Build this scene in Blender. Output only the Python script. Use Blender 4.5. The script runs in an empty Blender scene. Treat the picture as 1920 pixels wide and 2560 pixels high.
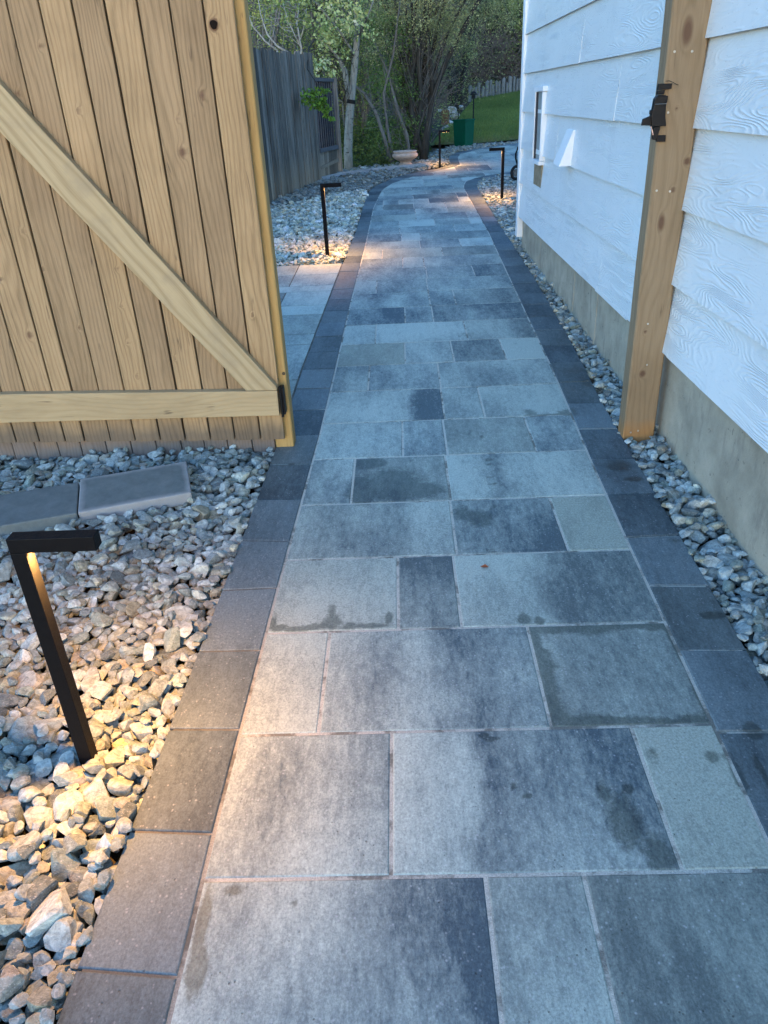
import bpy, bmesh, math, random
import numpy as np
from mathutils import Vector, Matrix

SC = bpy.context.scene
RAD = math.radians

# ------------------------------------------------------------------ camera
cd = bpy.data.cameras.new("camera")
cd.sensor_fit = 'VERTICAL'; cd.sensor_height = 36.0; cd.lens = 36.0 * 1880 / 2560
cd.clip_start = 0.02; cd.clip_end = 500
cam = bpy.data.objects.new("camera", cd); SC.collection.objects.link(cam)
_n = np.array([178., 3430., 1880.]); _n /= np.linalg.norm(_n)
_v = np.array([27., -1032., 1880.]); _v -= _n * (_v @ _n); _v /= np.linalg.norm(_v)
_x = np.cross(_n, _v)
_M = np.array([_x, _v, -_n])
if _M[0, 0] < 0: _M[0] *= -1
mw = Matrix.Identity(4)
for i in range(3):
    mw[i][0] = _M[i, 0]; mw[i][1] = -_M[i, 1]; mw[i][2] = -_M[i, 2]
mw[2][3] = 1.5
cam.matrix_world = mw
SC.camera = cam

# ------------------------------------------------------------------ sky, sun, exposure (dusk)
W = bpy.data.worlds.new("World"); SC.world = W; W.use_nodes = True
nt = W.node_tree; nt.nodes.clear()
wo = nt.nodes.new('ShaderNodeOutputWorld'); bg = nt.nodes.new('ShaderNodeBackground')
sky = nt.nodes.new('ShaderNodeTexSky'); sky.sky_type = 'NISHITA'; sky.sun_disc = False
SUN_EL, SUN_AZ = 9.0, 188.0      # low in the west, behind the camera
sky.sun_elevation = RAD(SUN_EL); sky.sun_rotation = RAD(SUN_AZ)
sky.air_density = 1.0; sky.dust_density = 0.3; sky.ozone_density = 3.95
nt.links.new(sky.outputs[0], bg.inputs[0]); bg.inputs[1].default_value = 0.15
nt.links.new(bg.outputs[0], wo.inputs[0])
sd = bpy.data.lights.new("sun", 'SUN'); sd.energy = 0.03; sd.angle = RAD(30); sd.color = (1.0, 0.80, 0.55)
so = bpy.data.objects.new("sun", sd); SC.collection.objects.link(so)
_az = RAD(SUN_AZ); _d = Vector((math.sin(_az) * math.cos(RAD(SUN_EL)), math.cos(_az) * math.cos(RAD(SUN_EL)), math.sin(RAD(SUN_EL))))
so.rotation_euler = _d.to_track_quat('Z', 'Y').to_euler()
SC.view_settings.view_transform = 'Standard'; SC.view_settings.look = 'None'
SC.view_settings.gamma = 1; SC.view_settings.exposure = 2.50
SC.cycles.use_denoising = True
LAMP_W = 2.3

# ------------------------------------------------------------------ helpers
def gz(y): return 0.0286 * y
rng = np.random.default_rng(7)
random.seed(7)

def tag(o, label=None, cat=None, group=None, kind=None):
    if label: o['label'] = label
    if cat: o['category'] = cat
    if group: o['group'] = group
    if kind: o['kind'] = kind
    return o

def empty(name, loc, label, cat, group=None):
    o = bpy.data.objects.new(name, None); o.location = loc; o.empty_display_size = 0.1
    SC.collection.objects.link(o)
    return tag(o, label, cat, group)

def link(name, me, mat, parent=None):
    o = bpy.data.objects.new(name, me)
    if mat: me.materials.append(mat)
    SC.collection.objects.link(o)
    if parent:
        o.parent = parent
        o.matrix_parent_inverse = Matrix.Translation(-Vector(parent.location)) if parent.type == 'EMPTY' and tuple(parent.rotation_euler) == (0, 0, 0) else parent.matrix_basis.inverted()
    return o

def np_mesh(name, V, Fq, attrs=None, smooth=False):
    """V (n,3); Fq (m,k) with constant k; attrs {name: (n,) float or (n,3) colour}"""
    V = np.asarray(V, np.float32); Fq = np.asarray(Fq, np.int32)
    me = bpy.data.meshes.new(name)
    n, (m, k) = len(V), Fq.shape
    me.vertices.add(n); me.vertices.foreach_set('co', V.ravel())
    me.loops.add(m * k); me.loops.foreach_set('vertex_index', Fq.ravel())
    me.polygons.add(m)
    me.polygons.foreach_set('loop_start', np.arange(0, m * k, k, dtype=np.int32))
    me.polygons.foreach_set('use_smooth', np.full(m, smooth, bool))
    for an, a in (attrs or {}).items():
        a = np.asarray(a, np.float32)
        if a.ndim == 1:
            me.attributes.new(an, 'FLOAT', 'POINT').data.foreach_set('value', a)
        else:
            c = np.ones((n, 4), np.float32); c[:, :3] = a
            me.attributes.new(an, 'FLOAT_COLOR', 'POINT').data.foreach_set('color', c.ravel())
    me.update(calc_edges=True); me.validate()
    return me

class MB:
    """collects shapes into one mesh"""
    def __init__(s): s.V = []; s.F = []; s.R = []; s.rv = 0.0
    def add(s, vs, fs):
        b = len(s.V); s.V += [tuple(v) for v in vs]; s.R += [s.rv] * len(vs)
        s.F += [tuple(b + i for i in f) for f in fs]
    def box(s, x0, x1, y0, y1, z0, z1):
        s.add([(x0,y0,z0),(x1,y0,z0),(x1,y1,z0),(x0,y1,z0),(x0,y0,z1),(x1,y0,z1),(x1,y1,z1),(x0,y1,z1)],
              [(0,3,2,1),(4,5,6,7),(0,1,5,4),(1,2,6,5),(2,3,7,6),(3,0,4,7)])
    def hexa(s, p):   # 8 points: bottom ring 4, top ring 4
        s.add(p, [(0,3,2,1),(4,5,6,7),(0,1,5,4),(1,2,6,5),(2,3,7,6),(3,0,4,7)])
    def prism(s, poly, axis, a, b):
        """poly of 2-D points extruded along axis ('y': poly is x,z ; 'x': y,z ; 'z': x,y)"""
        def P(p, t): return {'y': (p[0], t, p[1]), 'x': (t, p[0], p[1]), 'z': (p[0], p[1], t)}[axis]
        n = len(poly); vs = [P(p, a) for p in poly] + [P(p, b) for p in poly]
        fs = [tuple(range(n)), tuple(range(2*n-1, n-1, -1))]
        fs += [(i, i + n, (i + 1) % n + n, (i + 1) % n) for i in range(n)]
        s.add(vs, fs)
    def tube(s, pts, rad, seg=8, cap=True):
        pts = [Vector(p) for p in pts]; rad = rad if isinstance(rad, (list, tuple)) else [rad] * len(pts)
        ring = []; up = Vector((0.31, 0.17, 0.93)).normalized(); b0 = len(s.V)
        for i, p in enumerate(pts):
            t = (pts[min(i+1, len(pts)-1)] - pts[max(i-1, 0)]).normalized()
            a = t.cross(up)
            if a.length < 1e-3: a = t.cross(Vector((1, 0, 0)))
            a.normalize(); b = t.cross(a)
            for k in range(seg):
                th = 2 * math.pi * k / seg
                s.V.append(tuple(p + (a * math.cos(th) + b * math.sin(th)) * rad[i])); s.R.append(s.rv)
        for i in range(len(pts) - 1):
            for k in range(seg):
                k2 = (k + 1) % seg
                s.F.append((b0+i*seg+k, b0+i*seg+k2, b0+(i+1)*seg+k2, b0+(i+1)*seg+k))
        if cap:
            s.F.append(tuple(b0 + k for k in range(seg))[::-1]); s.F.append(tuple(b0+(len(pts)-1)*seg+k for k in range(seg)))
    def lathe(s, prof, c, seg=40):
        b0 = len(s.V)
        for r, z in prof:
            for k in range(seg):
                th = 2 * math.pi * k / seg; s.V.append((c[0]+r*math.cos(th), c[1]+r*math.sin(th), c[2]+z)); s.R.append(s.rv)
        for i in range(len(prof)-1):
            for k in range(seg):
                k2 = (k+1) % seg; s.F.append((b0+i*seg+k, b0+i*seg+k2, b0+(i+1)*seg+k2, b0+(i+1)*seg+k))
    def build(s, name, mat, parent=None, bevel=0, smooth=False, seg=2, xf=None):
        me = bpy.data.meshes.new(name)
        me.from_pydata(s.V, [], s.F)
        me.attributes.new('rnd', 'FLOAT', 'POINT').data.foreach_set('value', np.array(s.R, np.float32))
        bm = bmesh.new(); bm.from_mesh(me)
        bmesh.ops.recalc_face_normals(bm, faces=bm.faces)
        if bevel:
            bmesh.ops.bevel(bm, geom=[e for e in bm.edges], offset=bevel, segments=seg, affect='EDGES', profile=0.6, clamp_overlap=True)
        if xf: bmesh.ops.transform(bm, matrix=xf, verts=bm.verts)
        bm.to_mesh(me); bm.free()
        me.polygons.foreach_set('use_smooth', np.full(len(me.polygons), smooth, bool))
        return link(name, me, mat, parent)

# ---- node shorthand
class NM:
    def __init__(s, name, rough=0.8, spec=0.3):
        s.m = bpy.data.materials.new(name); s.m.use_nodes = True; s.t = s.m.node_tree
        s.b = s.t.nodes['Principled BSDF']; s.b.inputs['Roughness'].default_value = rough
        s.b.inputs['Specular IOR Level'].default_value = spec
    def n(s, typ, **kw):
        o = s.t.nodes.new(typ)
        for k, v in kw.items(): setattr(o, k, v)
        return o
    def set(s, sock, v):
        if isinstance(v, bpy.types.NodeSocket): s.t.links.new(v, sock)
        elif v is not None:
            if hasattr(sock.default_value, '__len__') and not hasattr(v, '__len__'): v = (v,) * len(sock.default_value)
            if hasattr(v, '__len__') and len(sock.default_value) == 4 and len(v) == 3: v = (*v, 1)
            sock.default_value = v
    def co(s): return s.n('ShaderNodeNewGeometry').outputs['Position']
    def obj(s): return s.n('ShaderNodeTexCoord').outputs['Object']
    def attr(s, name, col=False):
        a = s.n('ShaderNodeAttribute', attribute_name=name); return a.outputs['Color' if col else 'Fac']
    def math(s, op, a, b=None, c=None, clamp=False):
        o = s.n('ShaderNodeMath', operation=op, use_clamp=clamp)
        s.set(o.inputs[0], a)
        if b is not None: s.set(o.inputs[1], b)
        if c is not None: s.set(o.inputs[2], c)
        return o.outputs[0]
    def vmath(s, op, a, b=None):
        o = s.n('ShaderNodeVectorMath', operation=op); s.set(o.inputs[0], a)
        if b is not None: s.set(o.inputs[1], b)
        return o.outputs[0]
    def scale(s, v, sc): return s.vmath('MULTIPLY', v, sc)
    def comb(s, x, y, z):
        o = s.n('ShaderNodeCombineXYZ'); s.set(o.inputs[0], x); s.set(o.inputs[1], y); s.set(o.inputs[2], z); return o.outputs[0]
    def sep(s, v): o = s.n('ShaderNodeSeparateXYZ'); s.set(o.inputs[0], v); return o.outputs
    def noise(s, v, sc=5, det=3, rough=0.55, dist=0):
        o = s.n('ShaderNodeTexNoise'); s.set(o.inputs['Vector'], v); o.inputs['Scale'].default_value = sc
        o.inputs['Detail'].default_value = det; o.inputs['Roughness'].default_value = rough; o.inputs['Distortion'].default_value = dist
        return o.outputs[0]
    def vor(s, v, sc, feat='F1'):
        o = s.n('ShaderNodeTexVoronoi', feature=feat); s.set(o.inputs['Vector'], v); o.inputs['Scale'].default_value = sc; return o.outputs
    def ramp(s, f, a, b, c0=0.0, c1=1.0):
        o = s.n('ShaderNodeMapRange', clamp=True); s.set(o.inputs[0], f)
        o.inputs[1].default_value = a; o.inputs[2].default_value = b; o.inputs[3].default_value = c0; o.inputs[4].default_value = c1
        return o.outputs[0]
    def mix(s, f, a, b, mode='MIX'):
        o = s.n('ShaderNodeMix', data_type='RGBA', blend_type=mode)
        s.set(o.inputs[0], f); s.set(o.inputs[6], a); s.set(o.inputs[7], b); return o.outputs[2]
    def bump(s, h, strength=0.5, dist=0.002, prev=None):
        o = s.n('ShaderNodeBump'); o.inputs['Strength'].default_value = strength; o.inputs['Distance'].default_value = dist
        s.set(o.inputs['Height'], h)
        if prev: s.set(o.inputs['Normal'], prev)
        return o.outputs[0]
    def out(s, col=None, rough=None, normal=None):
        if col is not None: s.set(s.b.inputs['Base Color'], col)
        if rough is not None: s.set(s.b.inputs['Roughness'], rough)
        if normal is not None: s.set(s.b.inputs['Normal'], normal)
        return s.m

def paver_mat(name, light, dark, edge=False):
    m = NM(name, 0.75, 0.28); p = m.co()
    tone = m.attr('tone'); hue = m.attr('hue'); wet = m.attr('wet')
    streak = m.noise(m.scale(p, (38, 5, 5)), 1, 4, 0.65)
    mott = m.noise(m.scale(p, (1.3, .42, 1)), 9, 5, 0.68, 0.3); blot = m.noise(m.scale(p, (1, .45, 1)), 55, 5, 0.78)
    t = m.math('ADD', m.math('MULTIPLY', m.math('SUBTRACT', m.noise(m.scale(p, (120, 30, 5)), 1, 4, 0.75), 0.5), 0.45), m.math('ADD', tone, m.math('MULTIPLY', m.math('SUBTRACT', mott, 0.5), .95)))
    t = m.math('ADD', t, m.math('MULTIPLY', m.math('SUBTRACT', streak, 0.5), 0.35))
    t = m.math('ADD', t, m.math('MULTIPLY', m.math('SUBTRACT', blot, 0.5), 1.05))
    t = m.ramp(t, 0.05, 0.92)
    col = m.mix(t, light, dark)
    col = m.mix(m.math('MULTIPLY', hue, 0.6), col, (0.245, 0.25, 0.185))
    grit = m.noise(m.scale(p, (1, .8, 1)), 175, 5, 0.8)
    col = m.mix(1.0, col, m.mix(m.ramp(grit, 0.3, 0.7), (0.60, 0.60, 0.61), (1.40, 1.40, 1.38)), 'MULTIPLY')
    v = m.vor(p, 80)
    sp = m.math('MULTIPLY', m.ramp(v[0], 0.12, 0.27, 1, 0), m.ramp(m.noise(p, 31, 2), 0.50, 0.58))
    col = m.mix(m.math('MULTIPLY', sp, 0.42 if not edge else .3), col, (0.55, 0.56, 0.56))
    v2 = m.vor(m.vmath('ADD', p, (3.1, 1.7, 0)), 60)
    dk = m.math('MULTIPLY', m.ramp(v2[0], 0.08, 0.16, 1, 0), m.ramp(m.noise(p, 17, 2), 0.54, 0.62))
    col = m.mix(m.math('MULTIPLY', dk, 0.5), col, (0.06, 0.06, 0.055))
    wn = m.math('ADD', m.math('ADD', wet, m.math('MULTIPLY', m.math('SUBTRACT', m.noise(p, 60, 5, 0.75), 0.5), 0.75)), m.math('MULTIPLY', m.math('SUBTRACT', m.noise(p, 17, 3, 0.6), 0.5), 0.6))
    wf = m.math('MULTIPLY', m.ramp(wn, 0.40, 0.68), m.ramp(wet, 0.04, 0.2))
    col = m.mix(m.math('MULTIPLY', wf, 0.72), col, m.mix(1.0, col, (0.27, 0.29, 0.27), 'MULTIPLY'))
    rg = m.math('SUBTRACT', m.ramp(grit, 0.2, 0.8, 0.62, 0.82), m.math('MULTIPLY', wf, 0.22))
    if edge: rg = m.math('SUBTRACT', rg, 0.08)
    nb = m.bump(m.math('ADD', m.math('ADD', m.math('MULTIPLY', grit, 0.6), m.math('MULTIPLY', blot, 0.8)), m.math('MULTIPLY', dk, -1.2)), 0.75, 0.0018)
    return m.out(col, rg, nb)

def wood_mat(name, c0, c1, knotc=(0.12, 0.06, 0.035), weather_shade=None, freq=1.0, horiz=False, rough=0.7, contrast=1.0):
    """grain along object Z (or X when horiz); 'rnd' per board, 'knot' field and 'dirt' field as attributes"""
    m = NM(name, rough, 0.25); p = m.co(); r = m.attr('rnd'); k = m.attr('knot')
    s = m.sep(p)
    L, A, B = (s[0], s[2], s[1]) if horiz else (s[2], s[0], s[1])
    A = m.math('ADD', A, m.math('MULTIPLY', B, 0.83))
    A = m.math('ADD', A, m.math('MULTIPLY', r, 7.31)); 
    w = m.noise(m.comb(m.math('MULTIPLY', A, 6), m.math('MULTIPLY', L, 1.3), m.math('MULTIPLY', r, 31)), 1, 2, 0.5)
    ph = m.math('ADD', m.math('MULTIPLY', A, 52 * freq), m.math('MULTIPLY', w, 8))
    ph = m.math('ADD', ph, m.math('MULTIPLY', k, 1.8))
    wave = m.math('ADD', m.math('MULTIPLY', m.math('SINE', m.math('MULTIPLY', ph, 6.283)), 0.5), 0.5)
    wave = m.math('POWER', wave, 2.2)
    fine = m.noise(m.comb(m.math('MULTIPLY', A, 330), m.math('MULTIPLY', L, 9), r), 1, 4, 0.75)
    g = m.math('ADD', m.math('MULTIPLY', wave, 0.33 * contrast), m.math('MULTIPLY', m.math('SUBTRACT', fine, 0.42), 1.25 * contrast))
    g = m.math('ADD', g, m.math('MULTIPLY', m.math('SUBTRACT', m.noise(m.comb(m.math('MULTIPLY', A, 9), m.math('MULTIPLY', L, 1.6), r), 1, 3), 0.5), 0.9))
    g = m.ramp(g, -0.1, 0.85)
    col = m.mix(g, c0, c1)
    # board to board shifts
    rv = m.math('FRACT', m.math('MULTIPLY', r, 17.17))
    col = m.mix(1.0, col, m.mix(rv, (0.85, 0.84, 0.85), (1.12, 1.10, 1.05)), 'MULTIPLY')
    blo = m.noise(m.comb(m.math('MULTIPLY', A, 5), m.math('MULTIPLY', L, 2.2), 3.0), 1, 4, 0.6)
    col = m.mix(m.ramp(blo, 0.48, 0.75, 0, 0.6), col, m.mix(1.0, col, (0.62, 0.60, 0.60), 'MULTIPLY'))
    cr = m.noise(m.comb(m.math('MULTIPLY', A, 28), m.math('MULTIPLY', L, 1.1), m.math('MULTIPLY', r, 9)), 1, 2, .4)
    crk = m.math('MULTIPLY', m.ramp(m.math('ABSOLUTE', m.math('SUBTRACT', cr, 0.5)), 0.0, 0.010, 1, 0), m.ramp(m.noise(p, 6, 2), .56, .62))
    col = m.mix(m.math('MULTIPLY', crk, 0.7), col, (.07,.045,.03))
    col = m.mix(m.ramp(k, 0.35, 0.9, 0, 0.85), col, knotc)
    if weather_shade:
        d = m.attr('dirt_shade'); dn = m.math('ADD', d, m.math('MULTIPLY', m.math('SUBTRACT', m.noise(p, 11, 4), 0.5), 0.7))
        col = m.mix(m.ramp(dn, 0.25, 0.8, 0, 0.8), col, m.mix(g, weather_shade, tuple(0.6 * c for c in weather_shade)))
    nb = m.bump(m.math('ADD', m.math('MULTIPLY', wave, -0.5), fine), 0.35, 0.0015)
    return m.out(col, None, nb)

def stone_mat(name, mul=1.0, warm=0.0):
    m = NM(name, 0.72, 0.4); p = m.co(); c = m.attr('col', True)
    a = m.noise(p, 60, 4, 0.7, 0.6); b = m.noise(m.scale(p, (1, 2.6, 1.7)), 150, 3, 0.7); big = m.noise(p, 21, 2)
    col = m.mix(1.0, c, m.mix(m.ramp(a, 0.3, 0.7), (0.45, 0.47, 0.47), (1.45, 1.45, 1.42)), 'MULTIPLY')
    col = m.mix(m.ramp(b, 0.57, 0.68, 0, 0.55), col, (0.60 * mul, 0.60 * mul, 0.58 * mul))
    col = m.mix(m.ramp(big, 0.6, 0.72, 0, 0.25), col, (0.30, 0.22, 0.13))
    g = m.noise(p, 260, 3, 0.7)
    col = m.mix(1.0, col, m.mix(g, (0.75, 0.75, 0.75), (1.25, 1.25, 1.25)), 'MULTIPLY')
    nb = m.bump(m.math('ADD', m.math('MULTIPLY', a, 1.0), m.math('MULTIPLY', g, 0.4)), 0.7, 0.0035)
    return m.out(col, None, nb)

def plain(name, col, rough=0.6, spec=0.4, nscale=30, namt=0.25, metal=0, bump=0.0):
    m = NM(name, rough, spec); p = m.co(); a = m.noise(p, nscale, 4, 0.6); b = m.noise(p, nscale * 0.13, 3)
    f = m.math('ADD', m.math('MULTIPLY', a, 0.6), m.math('MULTIPLY', b, 0.4))
    c = m.mix(m.ramp(f, 0.3, 0.7), tuple(x * (1 - namt) for x in col), tuple(min(1, x * (1 + namt)) for x in col))
    m.b.inputs['Metallic'].default_value = metal
    return m.out(c, None, m.bump(a, 0.4, bump) if bump else None)

def leaf_mat(name, trans=0.25):
    m = NM(name, 0.6, 0.25); c = m.attr('col', True); m.out(c)
    t = m.n('ShaderNodeBsdfTranslucent'); m.set(t.inputs[0], m.mix(1.0, c, (1.1, 1.25, 0.6), 'MULTIPLY'))
    x = m.n('ShaderNodeMixShader'); x.inputs[0].default_value = trans
    m.t.links.new(m.b.outputs[0], x.inputs[1]); m.t.links.new(t.outputs[0], x.inputs[2])
    m.t.links.new(x.outputs[0], m.t.nodes['Material Output'].inputs['Surface'])
    return m.m

def bark_mat(name, c, dark):
    m = NM(name, 0.85, 0.15); p = m.co()
    a = m.noise(m.scale(p, (1, 1, 0.25)), 30, 4, 0.7); b = m.noise(m.scale(p, (1, 1, 3)), 9, 3, 0.6)
    col = m.mix(m.ramp(a, 0.35, 0.65), c, tuple(x * 0.6 for x in c)); col = m.mix(m.ramp(b, 0.6, 0.68), col, dark)
    return m.out(col, None, m.bump(a, 0.6, 0.006))

# ------------------------------------------------------------------ numpy value noise (for attributes)
def vnoise(x, y, sc, seed=0):
    x = np.asarray(x) * sc; y = np.asarray(y) * sc
    xi = np.floor(x).astype(np.int64); yi = np.floor(y).astype(np.int64); fx = x - xi; fy = y - yi
    fx = fx*fx*(3-2*fx); fy = fy*fy*(3-2*fy)
    def h(a, b):
        v = (a * 374761393 + b * 668265263 + seed * 69069) & 0x7fffffff
        v = ((v ^ (v >> 13)) * 1274126177) & 0x7fffffff
        return (v ^ (v >> 16)) / 0x7fffffff % 1.0
    return (h(xi, yi)*(1-fx)+h(xi+1, yi)*fx)*(1-fy)+(h(xi, yi+1)*(1-fx)+h(xi+1, yi+1)*fx)*fy

# ================================================================== GROUND
def lawn_z(y): return gz(min(y, 18.4)) + max(0, min(y, 30) - 18.4) * 0.072
def ground_z(x, y):
    z = lawn_z(y) - 0.075
    if y > 30: z += (y - 30) * 0.42
    if x < 1.0 and y > 15: z += min(y - 15, 15) * 0.05 * min(1, (1.0 - x) / 2)
    return z
xs = np.concatenate([np.linspace(-70, -8, 16), np.linspace(-6, 8, 57), np.linspace(10, 70, 16)])
ys = np.concatenate([np.linspace(-40, -2, 12), np.linspace(0, 34, 103), np.linspace(36, 120, 30)])
V = [(x, y, ground_z(x, y) + (0.5 * vnoise(x, y, 0.2) if y > 31 else 0.03 * vnoise(x, y, 1.1) * (y > 16))) for y in ys for x in xs]
nx = len(xs)
Fq = [(j*nx+i, j*nx+i+1, (j+1)*nx+i+1, (j+1)*nx+i) for j in range(len(ys)-1) for i in range(nx-1)]
m = NM('soil', 0.95, 0.1); p = m.co()
c = m.mix(m.ramp(m.noise(p, 3, 5, 0.7), 0.35, 0.65), (0.045, 0.035, 0.024), (0.10, 0.078, 0.055))
c = m.mix(m.ramp(m.noise(p, 0.8, 3), 0.5, 0.6, 0, 0.7), c, (0.035, 0.05, 0.02))
SOIL = m.out(c, None, m.bump(m.noise(p, 14, 5, 0.7), 0.8, 0.03))
tag(link('ground', np_mesh('ground', V, Fq, smooth=True), SOIL), 'dark soil ground running back and climbing into the wooded slope', 'ground', kind='structure')

# ================================================================== PATH
XLp = [(-3,-.49),(0.7,-.478),(1.2,-.476),(2.1,-.455),(3.4,-.415),(4.3,-.402),(5.8,-.385),(7.9,-.345),(10.3,-.318),(11.7,-.245),(12.1,-.205),(12.7,-.07),(13.3,.2),(13.9,.6),(14.7,1.13),(16.0,1.175),(16.7,1.27),(17.6,1.78),(18.4,2.9),(19,5)]
XRp = [(-3,.74),(1.1,.765),(2.4,.785),(3.0,.80),(4.2,.843),(5.1,.86),(6.7,.895),(8.3,.93),(9.9,.94),(11.9,.95),(12.55,1.05),(12.88,1.26),(13.2,1.55),(13.5,1.95),(13.7,2.8),(13.85,5.0),(19,6.0)]
OLp = [(-3,-.70),(0.76,-.69),(1.17,-.675),(1.8,-.655),(2.4,-.635),(3.3,-.61),(4.3,-.60),(5.3,-.575),(7,-.53),(8.7,-.48),(10.3,-.46),(11.7,-.44),(12.0,-.41),(12.54,-.32),(12.95,-.18),(13.4,-.03),(13.95,.31),(14.36,.72),(14.85,.95),(16.37,1.02),(17.1,1.25),(17.75,1.75),(18.7,2.9),(19.3,5)]
ORp = [(-3,.95),(1.7,.968),(2.35,.98),(3.6,1.0),(4.5,1.04),(5.6,1.07),(7,1.09),(8.9,1.10),(11,1.13),(12,1.15),(12.4,1.24),(12.8,1.46),(13.09,1.82),(13.3,2.6),(13.5,5.0)]
def curve(P): 
    a = np.array(P); return lambda y: np.interp(y, a[:, 0], a[:, 1])
XL, XR, OL, OR = curve(XLp), curve(XRp), curve(OLp), curve(ORp)

PV, PF, PT, PW, PH = [], [], [], [], []; pbase = 0
# wet marks: ellipses (x, y, rx, ry, gain)
WS = .82
WET = [(.352,3.27,.018,.022,1.3),(.362,3.03,.026,.02,1.4),(.355,2.985,.016,.014,1.3),(.348,2.86,.02,.014,1.3),(.352,2.80,.024,.015,1.3),
       (.34,2.62,.02,.016,1.2),(.27,2.53,.10,.10,.8),(.21,2.57,.06,.09,.9),(.29,2.30,.04,.016,1.1),(.245,2.30,.05,.012,.9),
       (.232,1.275,.014,.011,1.5),(.258,1.248,.019,.012,1.6),(.195,1.425,.032,.014,1.5),(.175,1.44,.02,.01,1.2),
       (.47,1.17,.07,.13,.85),(.52,1.09,.06,.09,.9),(.44,1.25,.03,.05,.8),(.50,1.26,.02,.02,1.2),(.585,1.36,.03,.06,.7),
       (-.26,1.98,.022,.07,.8),(-.255,1.92,.05,.05,1.0),(-.36,1.893,.08,.020,1.0),(-.30,1.905,.06,.022,.9),(-.13,1.898,.09,.018,1.0),(-.20,1.90,.05,.028,.9),(-.075,1.93,.018,.05,1.0),(-.445,1.93,.014,.07,1.0),(-.42,1.90,.03,.03,1.0),
       (.35,1.91,.035,.04,1.1),(.395,1.9,.03,.03,1),
       (-.06,2.83,.17,.20,1.3),(-.19,2.78,.09,.16,1.3),(.06,2.77,.12,.10,1.25),(-.16,3.03,.1,.08,1.2),
       (-.455,.95,.018,.12,1.2),(-.445,.85,.03,.08,1),(-.40,1.02,.045,.02,.8),(-.27,.985,.014,.010,1.5),
       (-.27,1.455,.03,.01,.9),(.77,1.30,.02,.10,1.0),(.73,1.35,.03,.03,.9),
       (.80,3.52,.07,.06,.85),(.62,3.53,.06,.09,.75),(.83,3.52,.05,.10,.8),(.70,3.50,.2,.025,.8),
       (.40,4.85,.10,.1,.7),(.55,4.45,.06,.05,.8),(.05,3.7,.09,.18,.5),(-.02,5.95,.12,.1,.6),(-.23,5.85,.08,.06,.65),(.12,6.1,.1,.08,.6),
       (.86,1.43,.035,.045,1.2),(.83,1.30,.012,.14,1.0),(.93,1.90,.06,.03,1.0),(.95,2.33,.05,.03,.7),(.90,2.92,.09,.09,.9),(.93,2.80,.06,.03,1.1),
       (.98,3.9,.08,.14,.75),(.95,4.1,.1,.1,.7),(-.52,3.05,.02,.02,1.3),(-.5,3.3,.05,.08,.5),(-.55,4.6,.04,.12,.55),(.0,9.0,.3,.25,.55),(-.1,11.9,.3,.2,.55),(.1,10.8,.3,.3,.6),(.5,8.2,.25,.2,.55)]
FR = [(.358,.775,1.462,1.872,.050)]     # a drying frame round the rim of one paver
def wet_at(x, y):
    w = np.zeros_like(x)
    for a, b, rx, ry, g in WET:
        d = ((x-a)/(rx*WS))**2 + ((y-b)/(ry*WS))**2
        w = np.maximum(w, np.minimum(g, 1.15) * np.exp(-0.95 * d))
    for x0, x1, y0, y1, t in FR:
        ins = (x > x0) & (x < x1) & (y > y0) & (y < y1)
        wob = .55+1.1*vnoise(x, y, 9, 77)+.5*(vnoise(x, y, 26, 78)-.5)
        dl = np.minimum((x-x0)/(1.15-.5*((y-y0)/(y1-y0) > .75)), (y1-y)*1.3); dr = np.minimum((x1-x)*2.6, (y-y0)*1.35)
        d = np.minimum(dl, dr)/wob
        w = np.where(ins, np.maximum(w, np.clip(1.15 - d/t*0.75, 0, 1)), w)
    return w

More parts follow.
